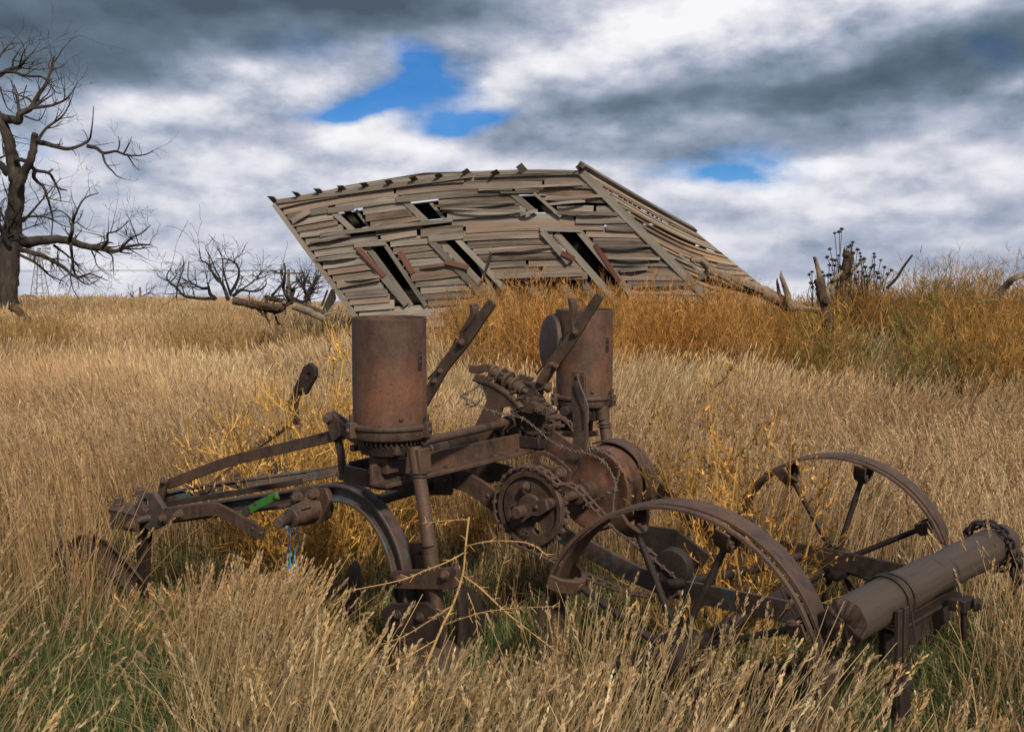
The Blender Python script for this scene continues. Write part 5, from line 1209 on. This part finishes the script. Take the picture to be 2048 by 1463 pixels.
# ---- dead sunflower stalks with dark round heads
heads = [(852, 85), (880, 78), (896, 60), (820, 186), (965, 143), (955, 162), (940, 172), (805, 237), (833, 252), (877, 226), (820, 287), (785, 353), (823, 350), (808, 352), (1100, 215), (1103, 235), (1143, 255), (1210, 320), (1185, 345), (1100, 287), (1075, 303), (1045, 300), (1115, 330), (1012, 212), (995, 190), (968, 210), (1015, 232), (1037, 248), (1015, 255), (850, 290), (690, 345), (708, 330), (985, 375), (1040, 360), (1057, 357), (1090, 298), (856, 258), (890, 296), (1000, 330), (1060, 390), (1135, 365), (700, 400), (712, 425), (985, 400), (770, 330), (1030, 330), (1125, 340), (1165, 300)]
hubs = [(715, 560), (850, 560), (960, 560), (1030, 570), (1120, 560)]
labs = ['sparse dead sunflower stalk beside the forked stump', 'tallest dead sunflower with three high seed heads', 'dead sunflower crowded with seed heads by the snapped stump', 'middle dead sunflower with many dark seed heads', 'widest dead sunflower standing clear of the stumps']
for hi, hb in enumerate(hubs):
    Yq = 12.7 + .25 * math.sin(hi * 2.2); q = at(*c5([hb])[0], Yq); base = Vector((q.x, Yq, G(q.x, Yq)))
    E = empty('sunflower', base); tag(E, labs[hi], 'dead sunflower', 'dead sunflowers by the stumps')
    mine = [h for h in heads if min(range(5), key=lambda k: abs(hubs[k][0] - h[0])) == hi]
    b = MB(); hp = []
    for h in mine:
        t = at(*c5([h])[0], Yq + rt.uniform(-.25, .25)); md = q.lerp(t, .45) + Vector((rt.gauss(0, .05), 0, rt.gauss(.03, .03))); b.tube(smoothpts([base + Vector((rt.gauss(0, .04), rt.gauss(0, .04), 0)), q.lerp(base, .35), q.lerp(md, .6), md, t], 3), [.0075] * 4 + [.0045] * 9, 5); hp.append((t, (t - md).normalized()))
        if rt.random() < .6: grow_twigs(b, md, (t - md), .22, .004, 0)
    obj('stem', b, M['twig'], E, 0, 60)
    for t, d in hp:
        b = MB(); r_ = rt.uniform(.018, .026); b.lathe([(.0001, -.3 * r_), (r_ * .75, -.25 * r_), (r_, .2 * r_), (r_ * .8, .9 * r_), (.0001, 1.15 * r_)], t, d + Vector((rt.gauss(0, .4), -.3, rt.gauss(0, .3))), 9)
        for k in range(8):
            a_ = 2 * PI * k / 8; e1 = d.orthogonal().normalized(); e2 = d.cross(e1); u = e1 * math.cos(a_) + e2 * math.sin(a_); b.tube([t + u * r_ * .8, t + u * r_ * 1.5 + d * r_ * .4], [.004, .001], 4)
        obj('seed_head', b, M['rust_dark'], E, 0, 60)
# ---------------------------------------------------------------- grass and weeds
rng = np.random.default_rng(5)
def unit(v): return v / np.maximum(1e-9, np.linalg.norm(v, axis=-1, keepdims=True))
def pxof(x, y): return W / 2 + F * x / y
def frust(n, y0, y1, marg=.5):
    u = rng.random(n); y = np.sqrt(y0 * y0 + u * (y1 * y1 - y0 * y0)); hw = .53 * y + marg
    return rng.uniform(-1, 1, n) * hw, y
oN = np.array(O); aN = np.array(A); dN = np.array(D)
def tv(x, y):
    rx = x - oN[0]; ry = y - oN[1]
    return rx * dN[0] + ry * dN[1], rx * aN[0] + ry * aN[1]
def cap_and_keep(x, y):
    """how tall the grass stands (cap, m) and how thick it grows (0..1) around the machine"""
    t, v = tv(x, y); px = pxof(x, y)
    cap = np.full(len(x), 9.0); keep = np.ones(len(x))
    front = v < .06
    z = (px > 190) & (px < 720) & (y < 4.2) & (v < .6); cap[z] = np.minimum(cap[z], np.maximum(.10, 1.2 - (470 + 55 * rng.random(z.sum()) + 50 * (px[z] < 350)) / F * y[z]))
    z = (px >= 560) & (px < 1090) & front & (y > 1.6); cap[z] = np.minimum(cap[z], np.maximum(.07, 1.2 - (655 + 95 * rng.random(z.sum()) + 110 * np.clip((px[z] - 640) / 120, -1, 0) * 2.0) / F * y[z])); keep[z] *= .8
    z = (px >= 1080) & (px < 1660) & front; cap[z] = np.minimum(cap[z], 1.2 - (500 + 150 * rng.random(z.sum())) / F * y[z]); keep[z] *= .85
    z = (px >= 1640) & (v < .45) & (t > .5); cap[z] = np.minimum(cap[z], np.maximum(.1, 1.2 - (730 + 60 * rng.random(z.sum())) / F * y[z])); keep[z] *= .75
    ins = (v >= .06) & (v < 1.2) & (t > -1.2) & (t < 1.45); cap[ins] = np.minimum(cap[ins], .16 + .14 * rng.random(ins.sum())); keep[ins] *= .40
    z = ins & (t < -.25); cap[z] = np.minimum(cap[z] + .05, .34)
    z = (px < 420) & (y < 3.7); gp = np.clip(1.25 * np.exp(-(((px - 110) / 230) ** 4 + ((y - 2.25) / .85) ** 4)), 0, 1); keep *= np.where(z, 1 - .90 * gp, 1); cap[z] = np.minimum(cap[z], np.where(gp[z] > .5, .34, 9))
    z = (px > 1480) & (y < 3.6); keep *= np.where(z, .6, 1)
    return cap, keep
DRY = np.array([(.49, .330, .178), (.455, .275, .112), (.415, .298, .185), (.29, .172, .078), (.56, .41, .24)])
def drycol(n, x, y):
    w = fbm(x, y, 1.7, 31); i = np.clip((rng.random(n) * .55 + w * .8) * 5 - .8, 0, 3.999); k = i.astype(int); f = i - k
    c = DRY[k] * (1 - f[:, None]) + DRY[np.minimum(k + 1, 4)] * f[:, None]
    w2 = fbm(x, y, 4.2, 61)
    c = c * (.72 + .56 * w2)[:, None]
    gq = np.clip((fbm(x, y, 2.1, 19) - .56) * 3, 0, .28)[:, None]; c = c * (1 - gq) + np.array([.20, .19, .09]) * gq
    return c * rng.uniform(.72, 1.25, n)[:, None]
dry = Ribbons(); green = Ribbons()
def stems(x, y, h, wd, kseg, heads, col, leanx=None):
    n = len(x)
    if n == 0: return
    g = gz(x, y)
    la = fbm(x, y, 2.3, 77) * 2 * PI * 1.6 + rng.normal(0, .9, n); lm = np.abs(rng.normal(.12, .16, n)) + np.abs(rng.normal(0, .16, n)) * np.clip((y - 3.2) / 1.5, 0, 1) + .50 * np.clip(fbm(x, y, 1.3, 12) - .5, 0, 1) * 2
    lx = np.cos(la) * lm + .02; ly = np.sin(la) * lm * .8
    s = np.linspace(0, 1, kseg)[None, :]
    base = np.stack([x, y, g - .02], 1)[:, None, :]
    P = np.repeat(base, kseg, 1)
    bend = .35 * s + .65 * s ** 2.2
    P[:, :, 0] += lx[:, None] * h[:, None] * bend; P[:, :, 1] += ly[:, None] * h[:, None] * bend
    P[:, :, 2] += h[:, None] * (s - .35 * (lm[:, None] ** 2) * s ** 2)
    wid = wd[:, None] * (1.15 - .65 * s)
    a = rng.normal(0, .6, n); side = np.stack([np.cos(a), np.sin(a), np.zeros(n)], 1)
    dry.add(P, wid, side, col)
    if heads is None: return
    hs = np.where(heads)[0]
    if len(hs) == 0: return
    tip = P[hs, -1]; d = unit(P[hs, -1] - P[hs, -2]); yh = y[hs]; hc = np.minimum(col[hs] * 1.04 + .01, .6)
    near = yh < 6.5
    # near heads: real spikelets
    i = np.where(near)[0]
    if len(i):
        nsp = 15; tp = np.repeat(tip[i], nsp, 0); dd = np.repeat(d[i], nsp, 0); hl = np.repeat(rng.uniform(.035, .085, len(i)), nsp)
        f = np.tile(np.linspace(0, 1, nsp), len(i)); r = unit(rng.normal(0, 1, (len(tp), 3))); r = unit(r - dd * (r * dd).sum(1, keepdims=True))
        p0 = tp - dd * (hl * (1 - f))[:, None] * 1.0 + dd * .012; dirn = unit(dd * 1.5 + r * (.75 - .35 * f)[:, None]); L = rng.uniform(.011, .021, len(tp)) * (1.1 - .5 * f)
        Pq = np.stack([p0, p0 + dirn * (L * .5)[:, None] + r * .0012, p0 + dirn * L[:, None]], 1)
        Wq = np.stack([np.full(len(tp), .0016), np.full(len(tp), .0048), np.full(len(tp), .0008)], 1)
        dry.add(Pq, Wq, unit(np.cross(dirn, r) + .2 * rng.normal(0, 1, (len(tp), 3))), np.repeat(hc[i], nsp, 0) * rng.uniform(.8, 1.2, len(tp))[:, None])
    i = np.where(~near)[0]
    if len(i):
        L = rng.uniform(.05, .10, len(i)); ww = np.maximum(.006, yh[i] * .00085)
        Pq = np.stack([tip[i] - d[i] * (L * .6)[:, None], tip[i], tip[i] + d[i] * (L * .4)[:, None]], 1)
        dry.add(Pq, np.stack([ww * .4, ww, ww * .25], 1), np.tile(np.array([[1., .1, 0]]), (len(i), 1)), hc[i])
def field(n, y0, y1, hmean, kseg, leafmul=1.0, ymarg=.5, pheads=.6):
    x, y = frust(n, y0, y1, ymarg)
    cap, keep = cap_and_keep(x, y)
    cl = fbm(x, y, .9, 3); big = fbm(x, y, 3.2, 88); dens = np.clip(.30 + 1.25 * (cl - .25) + .9 * (big - .5), .10, 1) * keep
    # the thicket on the right and the ground right at the shed grow weeds instead of grass
    px = pxof(x, y); dens *= np.where((px > 1240) & (y > 8.6), .18, 1); dens *= np.where((px > 900) & (px <= 1240) & (y > 9.0), .25, 1); dens *= np.where((y > 15) & (px > 560) & (px < 1560), .1, 1)
    k = rng.random(n) < dens; x, y, cap, cl = x[k], y[k], cap[k], cl[k]; n = len(x)
    h = hmean * (.42 + .55 * cl + .45 * big[k] + rng.normal(0, .13, n)); h = np.clip(h, .12, .85)
    cc = rng.random(n); h = np.where(h > cap, cap * (.72 + .28 * cc), h)
    wd = np.maximum(.0024 + .0008 * rng.random(n), y * .00060)
    stems(x, y, h, wd, kseg, rng.random(n) < pheads * np.where(h > .2, 1, .1), drycol(n, x, y))
    # withered leaves low down
    m_ = int(n * leafmul); i = rng.integers(0, n, m_); lx = x[i] + rng.normal(0, .03, m_); ly = y[i] + rng.normal(0, .03, m_)
    g = gz(lx, ly); L = np.minimum(h[i] * rng.uniform(.45, .95, m_), .5); a = rng.uniform(0, 2 * PI, m_); lean = rng.uniform(.35, 1.1, m_); kk = 5
    s = np.linspace(0, 1, kk)[None, :]; P = np.zeros((m_, kk, 3)); z0 = h[i] * rng.uniform(0, .3, m_)
    P[:, :, 0] = lx[:, None] + np.cos(a)[:, None] * (L * lean)[:, None] * s ** 1.5 * .8; P[:, :, 1] = ly[:, None] + np.sin(a)[:, None] * (L * lean)[:, None] * s ** 1.5 * .8
    P[:, :, 2] = (g + z0 - .01)[:, None] + L[:, None] * (s * 1.05 - (.28 + .5 * lean[:, None] * .6) * s ** 2)
    wl = np.maximum(.0038, ly * .00075)[:, None] * (1.1 - .95 * s); a2 = a + PI / 2 + rng.normal(0, .5, m_)
    c = drycol(m_, lx, ly) * rng.uniform(.62, 1.0, m_)[:, None]
    gr = rng.random(m_) < .16; c[gr] = c[gr] * .35 + np.array([.075, .105, .035]) * .65
    dry.add(P, wl, np.stack([np.cos(a2), np.sin(a2), np.zeros(m_)], 1), c)
field(14500, 1.45, 3.1, .56, 7, .8, .9, .6)
field(36000, 3.1, 6.0, .56, 6, 1.0, 1.0, .6)
field(70000, 6.0, 11.0, .58, 5, 1.0, 1.2, .6)
field(84000, 11.0, 22.0, .58, 4, .5, 2, .4)
field(70000, 22.0, 46.0, .62, 4, .2, 2, .2)
# flattened straw near the ground
def litter(n, y0, y1):
    x, y = frust(n, y0, y1, .8); g = gz(x, y); a = rng.uniform(0, 2 * PI, n); L = rng.uniform(.08, .30, n); s = np.linspace(-.5, .5, 4)[None, :]
    P = np.zeros((n, 4, 3)); P[:, :, 0] = x[:, None] + np.cos(a)[:, None] * L[:, None] * s; P[:, :, 1] = y[:, None] + np.sin(a)[:, None] * L[:, None] * s
    P[:, :, 2] = (g + rng.uniform(0, .09, n))[:, None] + rng.normal(0, .12, n)[:, None] * L[:, None] * s
    dry.add(P, np.full((n, 4), .003), np.stack([-np.sin(a), np.cos(a), rng.normal(0, .4, n)], 1), drycol(n, x, y) * .5)
litter(26000, 1.4, 5.5)
# green blades
def greens(n, y0, y1, lmean, thr, wmul=1.0):
    x, y = frust(n, y0, y1, .8); t, v = tv(x, y); px = pxof(x, y)
    gn = fbm(x, y, 1.1, 55)
    gp = np.exp(-(((px - 110) / 240) ** 4 + ((y - 2.35) / .9) ** 4)) * .45
    gn = gn + gp + .14 * ((v > .05) & (v < 1.2) & (t > -.6) & (t < .5)) + .20 * np.exp(-(((px - 1850) / 300) ** 2)) * (y < 4.2) + .10 * ((px > 640) & (px < 1060) & (y < 3.2)) - .01
    gn = gn + .4 * np.exp(-(((px - 1330) / 110) ** 2 + ((y - 9.0) / .9) ** 2)) + .5 * np.exp(-(((px - 1752) / 75) ** 2 + ((y - 11.4) / 1.2) ** 2)) * 1.3 + .2 * np.exp(-(((px - 1950) / 150) ** 2 + ((y - 4.6) / .8) ** 2))
    k = rng.random(n) < np.clip((gn - thr) * 4, 0, 1); x, y, px = x[k], y[k], px[k]; n = len(x)
    if n == 0: return
    g = gz(x, y); L = lmean * rng.uniform(.55, 1.3, n); a = rng.uniform(0, 2 * PI, n); lean = rng.uniform(.15, .95, n); kk = 6; s = np.linspace(0, 1, kk)[None, :]
    cap, _ = cap_and_keep(x, y); L = np.minimum(L, cap * 1.15)
    P = np.zeros((n, kk, 3)); P[:, :, 0] = x[:, None] + np.cos(a)[:, None] * (L * lean)[:, None] * s ** 1.6; P[:, :, 1] = y[:, None] + np.sin(a)[:, None] * (L * lean)[:, None] * s ** 1.6
    P[:, :, 2] = (g - .01)[:, None] + L[:, None] * (s - .55 * lean[:, None] * s ** 2.2)
    a2 = a + PI / 2 + rng.normal(0, .3, n); w_ = np.maximum(.0042, y * .0008)[:, None] * wmul * np.array([.7, 1, 1, .85, .55, .1])[None, :]
    c = lerp3((.045, .070, .024), (.105, .13, .056), rng.random(n)); yl = rng.random(n) < .30; c[yl] = c[yl] * .4 + np.array([.3, .25, .11]) * .6
    c[y > 9] = c[y > 9] * .4 + np.array([.17, .25, .10]) * .6; bl = (rng.random(n) < .5) & (y > 5); c[bl] = c[bl] * .6 + np.array([.13, .16, .10]) * .4
    green.add(P, w_, np.stack([np.cos(a2), np.sin(a2), np.zeros(n)], 1), c)
greens(110000, 1.45, 3.4, .25, .37)
greens(60000, 3.4, 6.5, .29, .43)
greens(70000, 6.5, 13, .38, .51, 1.0)
o = dry.build('dry_grass', M['veg']); tag(o, 'tall tan dry grass with pale seed heads covering the field', 'grass', kind='stuff')
o = green.build('green_grass', M['veg_green']); tag(o, 'low green grass blades growing under the dry stems', 'grass', kind='stuff')
# ---------------------------------------------------------------- bushy weeds
def bush(R_, base, h, spread, nst, col, ntw=6, nsub=2, wst=.006, wtw=.0035, leaf=0, leafcol=None, up=.75, kst=6, twl=.22, jit=.15):
    """many fine upright stems with side twigs; base (B,3), h (B,), spread (B,), col (B,3)"""
    Bn = len(base); n = Bn * nst; b = np.repeat(base, nst, 0); hh = np.repeat(h, nst) * rng.uniform(.55, 1.05, n); sp = np.repeat(spread, nst)
    a = rng.uniform(0, 2 * PI, n); rad = np.sqrt(rng.random(n)) * sp; s = np.linspace(0, 1, kst)[None, :]
    hh = hh * (1 - .42 * (rad / np.maximum(sp, 1e-6)) ** 2 * (1 - up * .6))
    P = np.zeros((n, kst, 3)); r0 = rad * .15
    wob = rng.normal(0, .03, (n, kst, 2)) * s[:, :, None] * hh[:, None, None]
    rr = r0[:, None] + (rad - r0)[:, None] * (s ** .8)
    P[:, :, 0] = b[:, 0:1] + np.cos(a)[:, None] * rr + wob[:, :, 0]; P[:, :, 1] = b[:, 1:2] + np.sin(a)[:, None] * rr + wob[:, :, 1]; P[:, :, 2] = b[:, 2:3] - .03 + hh[:, None] * (s ** .9)
    c = np.repeat(col, nst, 0) * rng.uniform(.55, 1.45, n)[:, None]
    wid = wst * (1.15 - .85 * s) * np.ones((n, 1)); sd = rng.normal(0, 1, (n, 3)); sd[:, 2] *= .1; sd[:, 1] *= .5
    R_.add(P, wid, unit(sd), c)
    def side(Pp, cc, hp, cnt, lo, L, w_, k=4, outw=1.15):
        n0 = len(Pp); kk = Pp.shape[1]; idx = np.repeat(np.arange(n0), cnt); f = rng.uniform(lo, .98, len(idx)) * (kk - 1); i0 = np.minimum(f.astype(int), kk - 2); fr = (f - i0)[:, None]
        p = Pp[idx, i0] * (1 - fr) + Pp[idx, i0 + 1] * fr; t = unit(Pp[idx, i0 + 1] - Pp[idx, i0]); r = rng.normal(0, 1, (len(idx), 3)); r = unit(r - t * (r * t).sum(1, keepdims=True))
        d = unit(t * .8 + r * outw + np.array([0, 0, .25])); LL = L * rng.uniform(.4, 1.2, len(idx)) * (1.15 - .7 * f / (kk - 1)); ss = np.linspace(0, 1, k)[None, :, None]
        Q = p[:, None, :] + d[:, None, :] * LL[:, None, None] * ss + np.array([0, 0, 1.0])[None, None, :] * (LL[:, None, None] * .25 * ss ** 2) + rng.normal(0, .02, (len(idx), k, 3)) * ss * LL[:, None, None] * 2
        ww = w_ * (1.1 - .7 * np.linspace(0, 1, k))[None, :] * np.ones((len(idx), 1)); q = rng.normal(0, 1, (len(idx), 3)); q = unit(q - d * (q * d).sum(1, keepdims=True))
        c2 = cc[idx] * rng.uniform(.6, 1.4, len(idx))[:, None]; R_.add(Q, ww, q, c2); return Q, c2, LL
    hav = float(np.mean(h))
    Q, c2, L = side(P, c, hh, ntw, .18, twl * hav, wtw)
    if nsub: Q2, c3_, L2 = side(Q, c2, L, nsub, .15, twl * hav * .4, wtw * .85, 3)
    if leaf:
        lc = c2 if leafcol is None else np.tile(np.array(leafcol), (len(Q), 1))
        side(Q, lc, L, leaf, .1, .022, .007, 3, 1.2)
        if nsub: side(Q2, c3_ if leafcol is None else np.tile(np.array(leafcol), (len(Q2), 1)), L2, max(1, leaf // 2), .1, .018, .006, 3, 1.2)
def pts_px(n, px0, px1, y0, y1):
    y = rng.uniform(y0, y1, n); px = rng.uniform(px0, px1, n); x = (px - W / 2) / F * y; return x, y, px
thick = Ribbons()
x, y, px = pts_px(130, 905, 1660, 9.0, 13.6)
x2 = np.concatenate([x]); g = gz(x, y); ztop = np.interp(px, [905, 960, 1060, 1160, 1300, 1450, 1560, 1660], [612, 604, 578, 596, 592, 588, 640, 670]); htop = 1.2 - (ztop + rng.uniform(-62, 0, len(px)) - 600) / F * y - g
ok = (htop > .3); bcol = lerp3((.36, .165, .042), (.31, .185, .07), rng.random(len(x))) * rng.uniform(.72, 1.25, len(x))[:, None]
gm2 = (px > 1560) & (rng.random(len(px)) < .5); bcol[gm2] = np.array([.17, .13, .04])
bush(thick, np.stack([x, y, g], 1)[ok], htop[ok], rng.uniform(.35, .6, ok.sum()), 40, bcol[ok], 7, 2, .008, .0062)
o = thick.build('rusty_weeds', M['veg']); tag(o, 'thick rust orange weeds growing along the front of the shed', 'weeds', kind='stuff')
thick = Ribbons()
x, y, px = pts_px(150, 1650, 2130, 6.9, 14.0)
gap = ((np.abs(px - 1752) < 92) & (y > 8.6) & (y < 12.0)) | ((px < 1850) & (y < 7.8)); x, y, px = x[~gap], y[~gap], px[~gap]; g = gz(x, y)
ztop = np.interp(px, [1650, 1700, 1760, 1850, 1950, 2050, 2130], [610, 585, 572, 560, 556, 552, 556]) + np.clip(10.5 - y, 0, 4) * 34; lowz = (px < 1850) & (y < 9.2); ztop = np.where(lowz, 770, ztop); htop = np.clip(1.2 - (ztop + rng.uniform(-70, -5, len(px)) - 600) / F * y - g, .25, 1.6)
bcol = lerp3((.33, .165, .042), (.25, .15, .055), rng.random(len(x))) * rng.uniform(.7, 1.25, len(x))[:, None]; gm2 = rng.random(len(px)) < .22; bcol[gm2] = np.array([.14, .13, .045])
bush(thick, np.stack([x, y, g], 1), htop, rng.uniform(.35, .6, len(x)), 40, bcol, 7, 2, .0075, .0058)
o = thick.build('brown_weeds', M['veg']); tag(o, 'dense brown and olive weed thicket at the edge of the field', 'weeds', kind='stuff')
thick = Ribbons()
x, y, px = pts_px(34, -40, 150, 13.5, 17.5); xb, yb, pb = pts_px(26, 350, 660, 11.8, 14.0); x = np.concatenate([x, xb]); y = np.concatenate([y, yb]); px = np.concatenate([px, pb]); g = gz(x, y)
htop = np.clip(1.2 - (np.interp(px, [-40, 150, 350, 480, 560, 660], [598, 600, 596, 606, 640, 625]) + rng.uniform(0, 30, len(px)) - 600) / F * y - g, .2, 1.2)
bcol = lerp3((.24, .14, .05), (.30, .19, .075), rng.random(len(x)))
bush(thick, np.stack([x, y, g], 1), htop, rng.uniform(.3, .5, len(x)), 34, bcol, 5, 2, .006, .005)
o = thick.build('golden_weeds', M['veg']); tag(o, 'low golden brown weeds under the dead tree and the fallen branches', 'weeds', kind='stuff')
# ---- single weeds one can tell apart
def weed(name, px, py_base, Y, h, spread, nst, col, lab, **kw):
    p = at(px, py_base, Y); base = Vector((p.x, Y, G(p.x, Y))); r_ = Ribbons()
    bush(r_, np.array([list(base)]), np.array([h]), np.array([spread]), nst, np.array([col]), **kw)
    o = r_.build(name, M['veg'], origin=base); tag(o, lab, 'weed'); return o
GOLD = (.43, .25, .07)
weed('dry_weed', 640, 900, 4.05, .95, .66, 110, GOLD, 'big golden bushy weed growing up behind the near seed can', ntw=7, nsub=3, wst=.007, wtw=.004, leaf=5, twl=.30)
weed('dry_weed', 712, 900, 4.45, 1.32, .28, 12, (.47, .27, .06), 'tall golden weed spike rising from behind the near seed can', ntw=9, nsub=2, wst=.008, wtw=.0035, leaf=6, twl=.20)
weed('dry_weed', 905, 900, 4.5, .66, .42, 60, GOLD, 'golden weed filling the space behind the tall lever', ntw=6, nsub=2, wst=.005, wtw=.003, leaf=4, twl=.28)
weed('dry_weed', 1462, 1150, 3.02, 1.12, .30, 26, (.34, .185, .05), 'tall brown weed with beaded branches standing between the wheels', ntw=6, nsub=2, wst=.0075, wtw=.0036, leaf=8, twl=.24)
weed('dry_weed', 1445, 1190, 2.95, .42, .40, 34, (.34, .20, .065), 'low golden weed tangled inside the wheel frame', ntw=6, nsub=2, wst=.005, wtw=.0032, leaf=4, twl=.5)
weed('dry_weed', 640, 1180, 3.12, .30, .50, 20, (.22, .13, .045), 'spreading orange weed lying under the curved beam', ntw=6, nsub=2, wst=.004, wtw=.0026, leaf=3, twl=.8)  # colour darkened to carry the shade under the machine
weed('dry_weed', 1940, 760, 6.3, .92, .16, 9, (.17, .095, .03), 'dark brown leafy stalk standing in front of the thicket', ntw=11, nsub=2, wst=.008, wtw=.005, leaf=7, twl=.12)
weed('dry_weed', 1475, 770, 7.4, .92, .5, 22, (.34, .22, .09), 'pale seed laden weed leaning out of the rusty weeds', ntw=6, nsub=2, wst=.007, wtw=.004, leaf=5, twl=.28)
weed('dry_weed', 98, 640, 15.5, 1.15, .22, 7, (.19, .12, .05), 'upright brown weed spike beside the dead tree trunk', ntw=12, nsub=2, wst=.012, wtw=.008, leaf=3, twl=.10)
weed('dry_weed', 1820, 830, 5.6, .45, .35, 20, (.25, .14, .04), 'low brown weed in the grass below the thicket', ntw=6, nsub=2, wst=.005, wtw=.003, leaf=4, twl=.3)
# the snapped pale stalk in front of the opener
b = MB(); rw = random.Random(3)
def stalk(pix, Y, r0, r1):
    yv = Y; pts = []
    for q in pix: pts.append(at(q[0], q[1], q[2] if len(q) > 2 else Y))
    pts = smoothpts(pts, 4); L = len(pts); b.tube(pts, [.68 * (r0 + (r1 - r0) * i / (L - 1)) for i in range(L)], 6)
    for i in range(1, L - 1):
        for _ in range(4):
            if rw.random() < .45:
                t = (pts[i + 1] - pts[i]).normalized(); r = Vector((rw.gauss(0, 1), rw.gauss(0, 1), rw.gauss(0, 1))); r = (r - t * r.dot(t)).normalized(); b.tube([pts[i], pts[i] + (t * rw.uniform(.3, 1.6) + r + Vector((0, 0, rw.uniform(-.5, .3)))).normalized() * rw.choice((.006, .008, .012, .022))], [.0014, .0007], 4)
    return pts
stalk([(852, 1330, 2.5), (885, 1250, 2.52), (905, 1210, 2.55), (925, 1150, 2.58), (931, 1095, 2.6), (938, 1033, 2.62)], 2.6, .0052, .0038)
stalk([(931, 1092, 2.6), (980, 1082, 2.55), (1040, 1083, 2.5), (1070, 1092, 2.48), (1096, 1112, 2.46)], 2.5, .0034, .0018)
stalk([(925, 1150, 2.58), (960, 1175, 2.5), (1010, 1222, 2.42), (1060, 1262, 2.35), (1110, 1300, 2.3)], 2.5, .0034, .0018)
stalk([(928, 1105, 2.6), (890, 1125, 2.58), (850, 1140, 2.55), (800, 1160, 2.5), (690, 1182, 2.45)], 2.5, .0030, .0014)
stalk([(938, 1038, 2.62), (890, 1041, 2.64), (845, 1046, 2.66)], 2.5, .0026, .0014)
stalk([(905, 1210, 2.55), (860, 1240, 2.5), (800, 1275, 2.45), (720, 1300, 2.4)], 2.5, .0028, .0013)
stalk([(885, 1250, 2.52), (960, 1225, 2.45), (1040, 1215, 2.4), (1120, 1212, 2.35)], 2.5, .0026, .0012)
stalk([(935, 1185, 2.5), (950, 1225, 2.48), (957, 1280, 2.46)], 2.5, .0024, .0012)
stalk([(870, 1280, 2.5), (800, 1320, 2.4), (720, 1360, 2.32)], 2.5, .0026, .0012)
stalk([(990, 1200, 2.45), (1000, 1150, 2.45), (1012, 1108, 2.45)], 2.5, .0020, .0010)
bb = at(852, 1330, 2.5); wst_ = plain('pale_stalk', (.33, .205, .085), .8, .2)
tag(obj('dry_stalk', b, wst_, None, 0, 60, origin=bb), 'pale snapped weed stalk with long side branches in front of the plough share', 'weed')
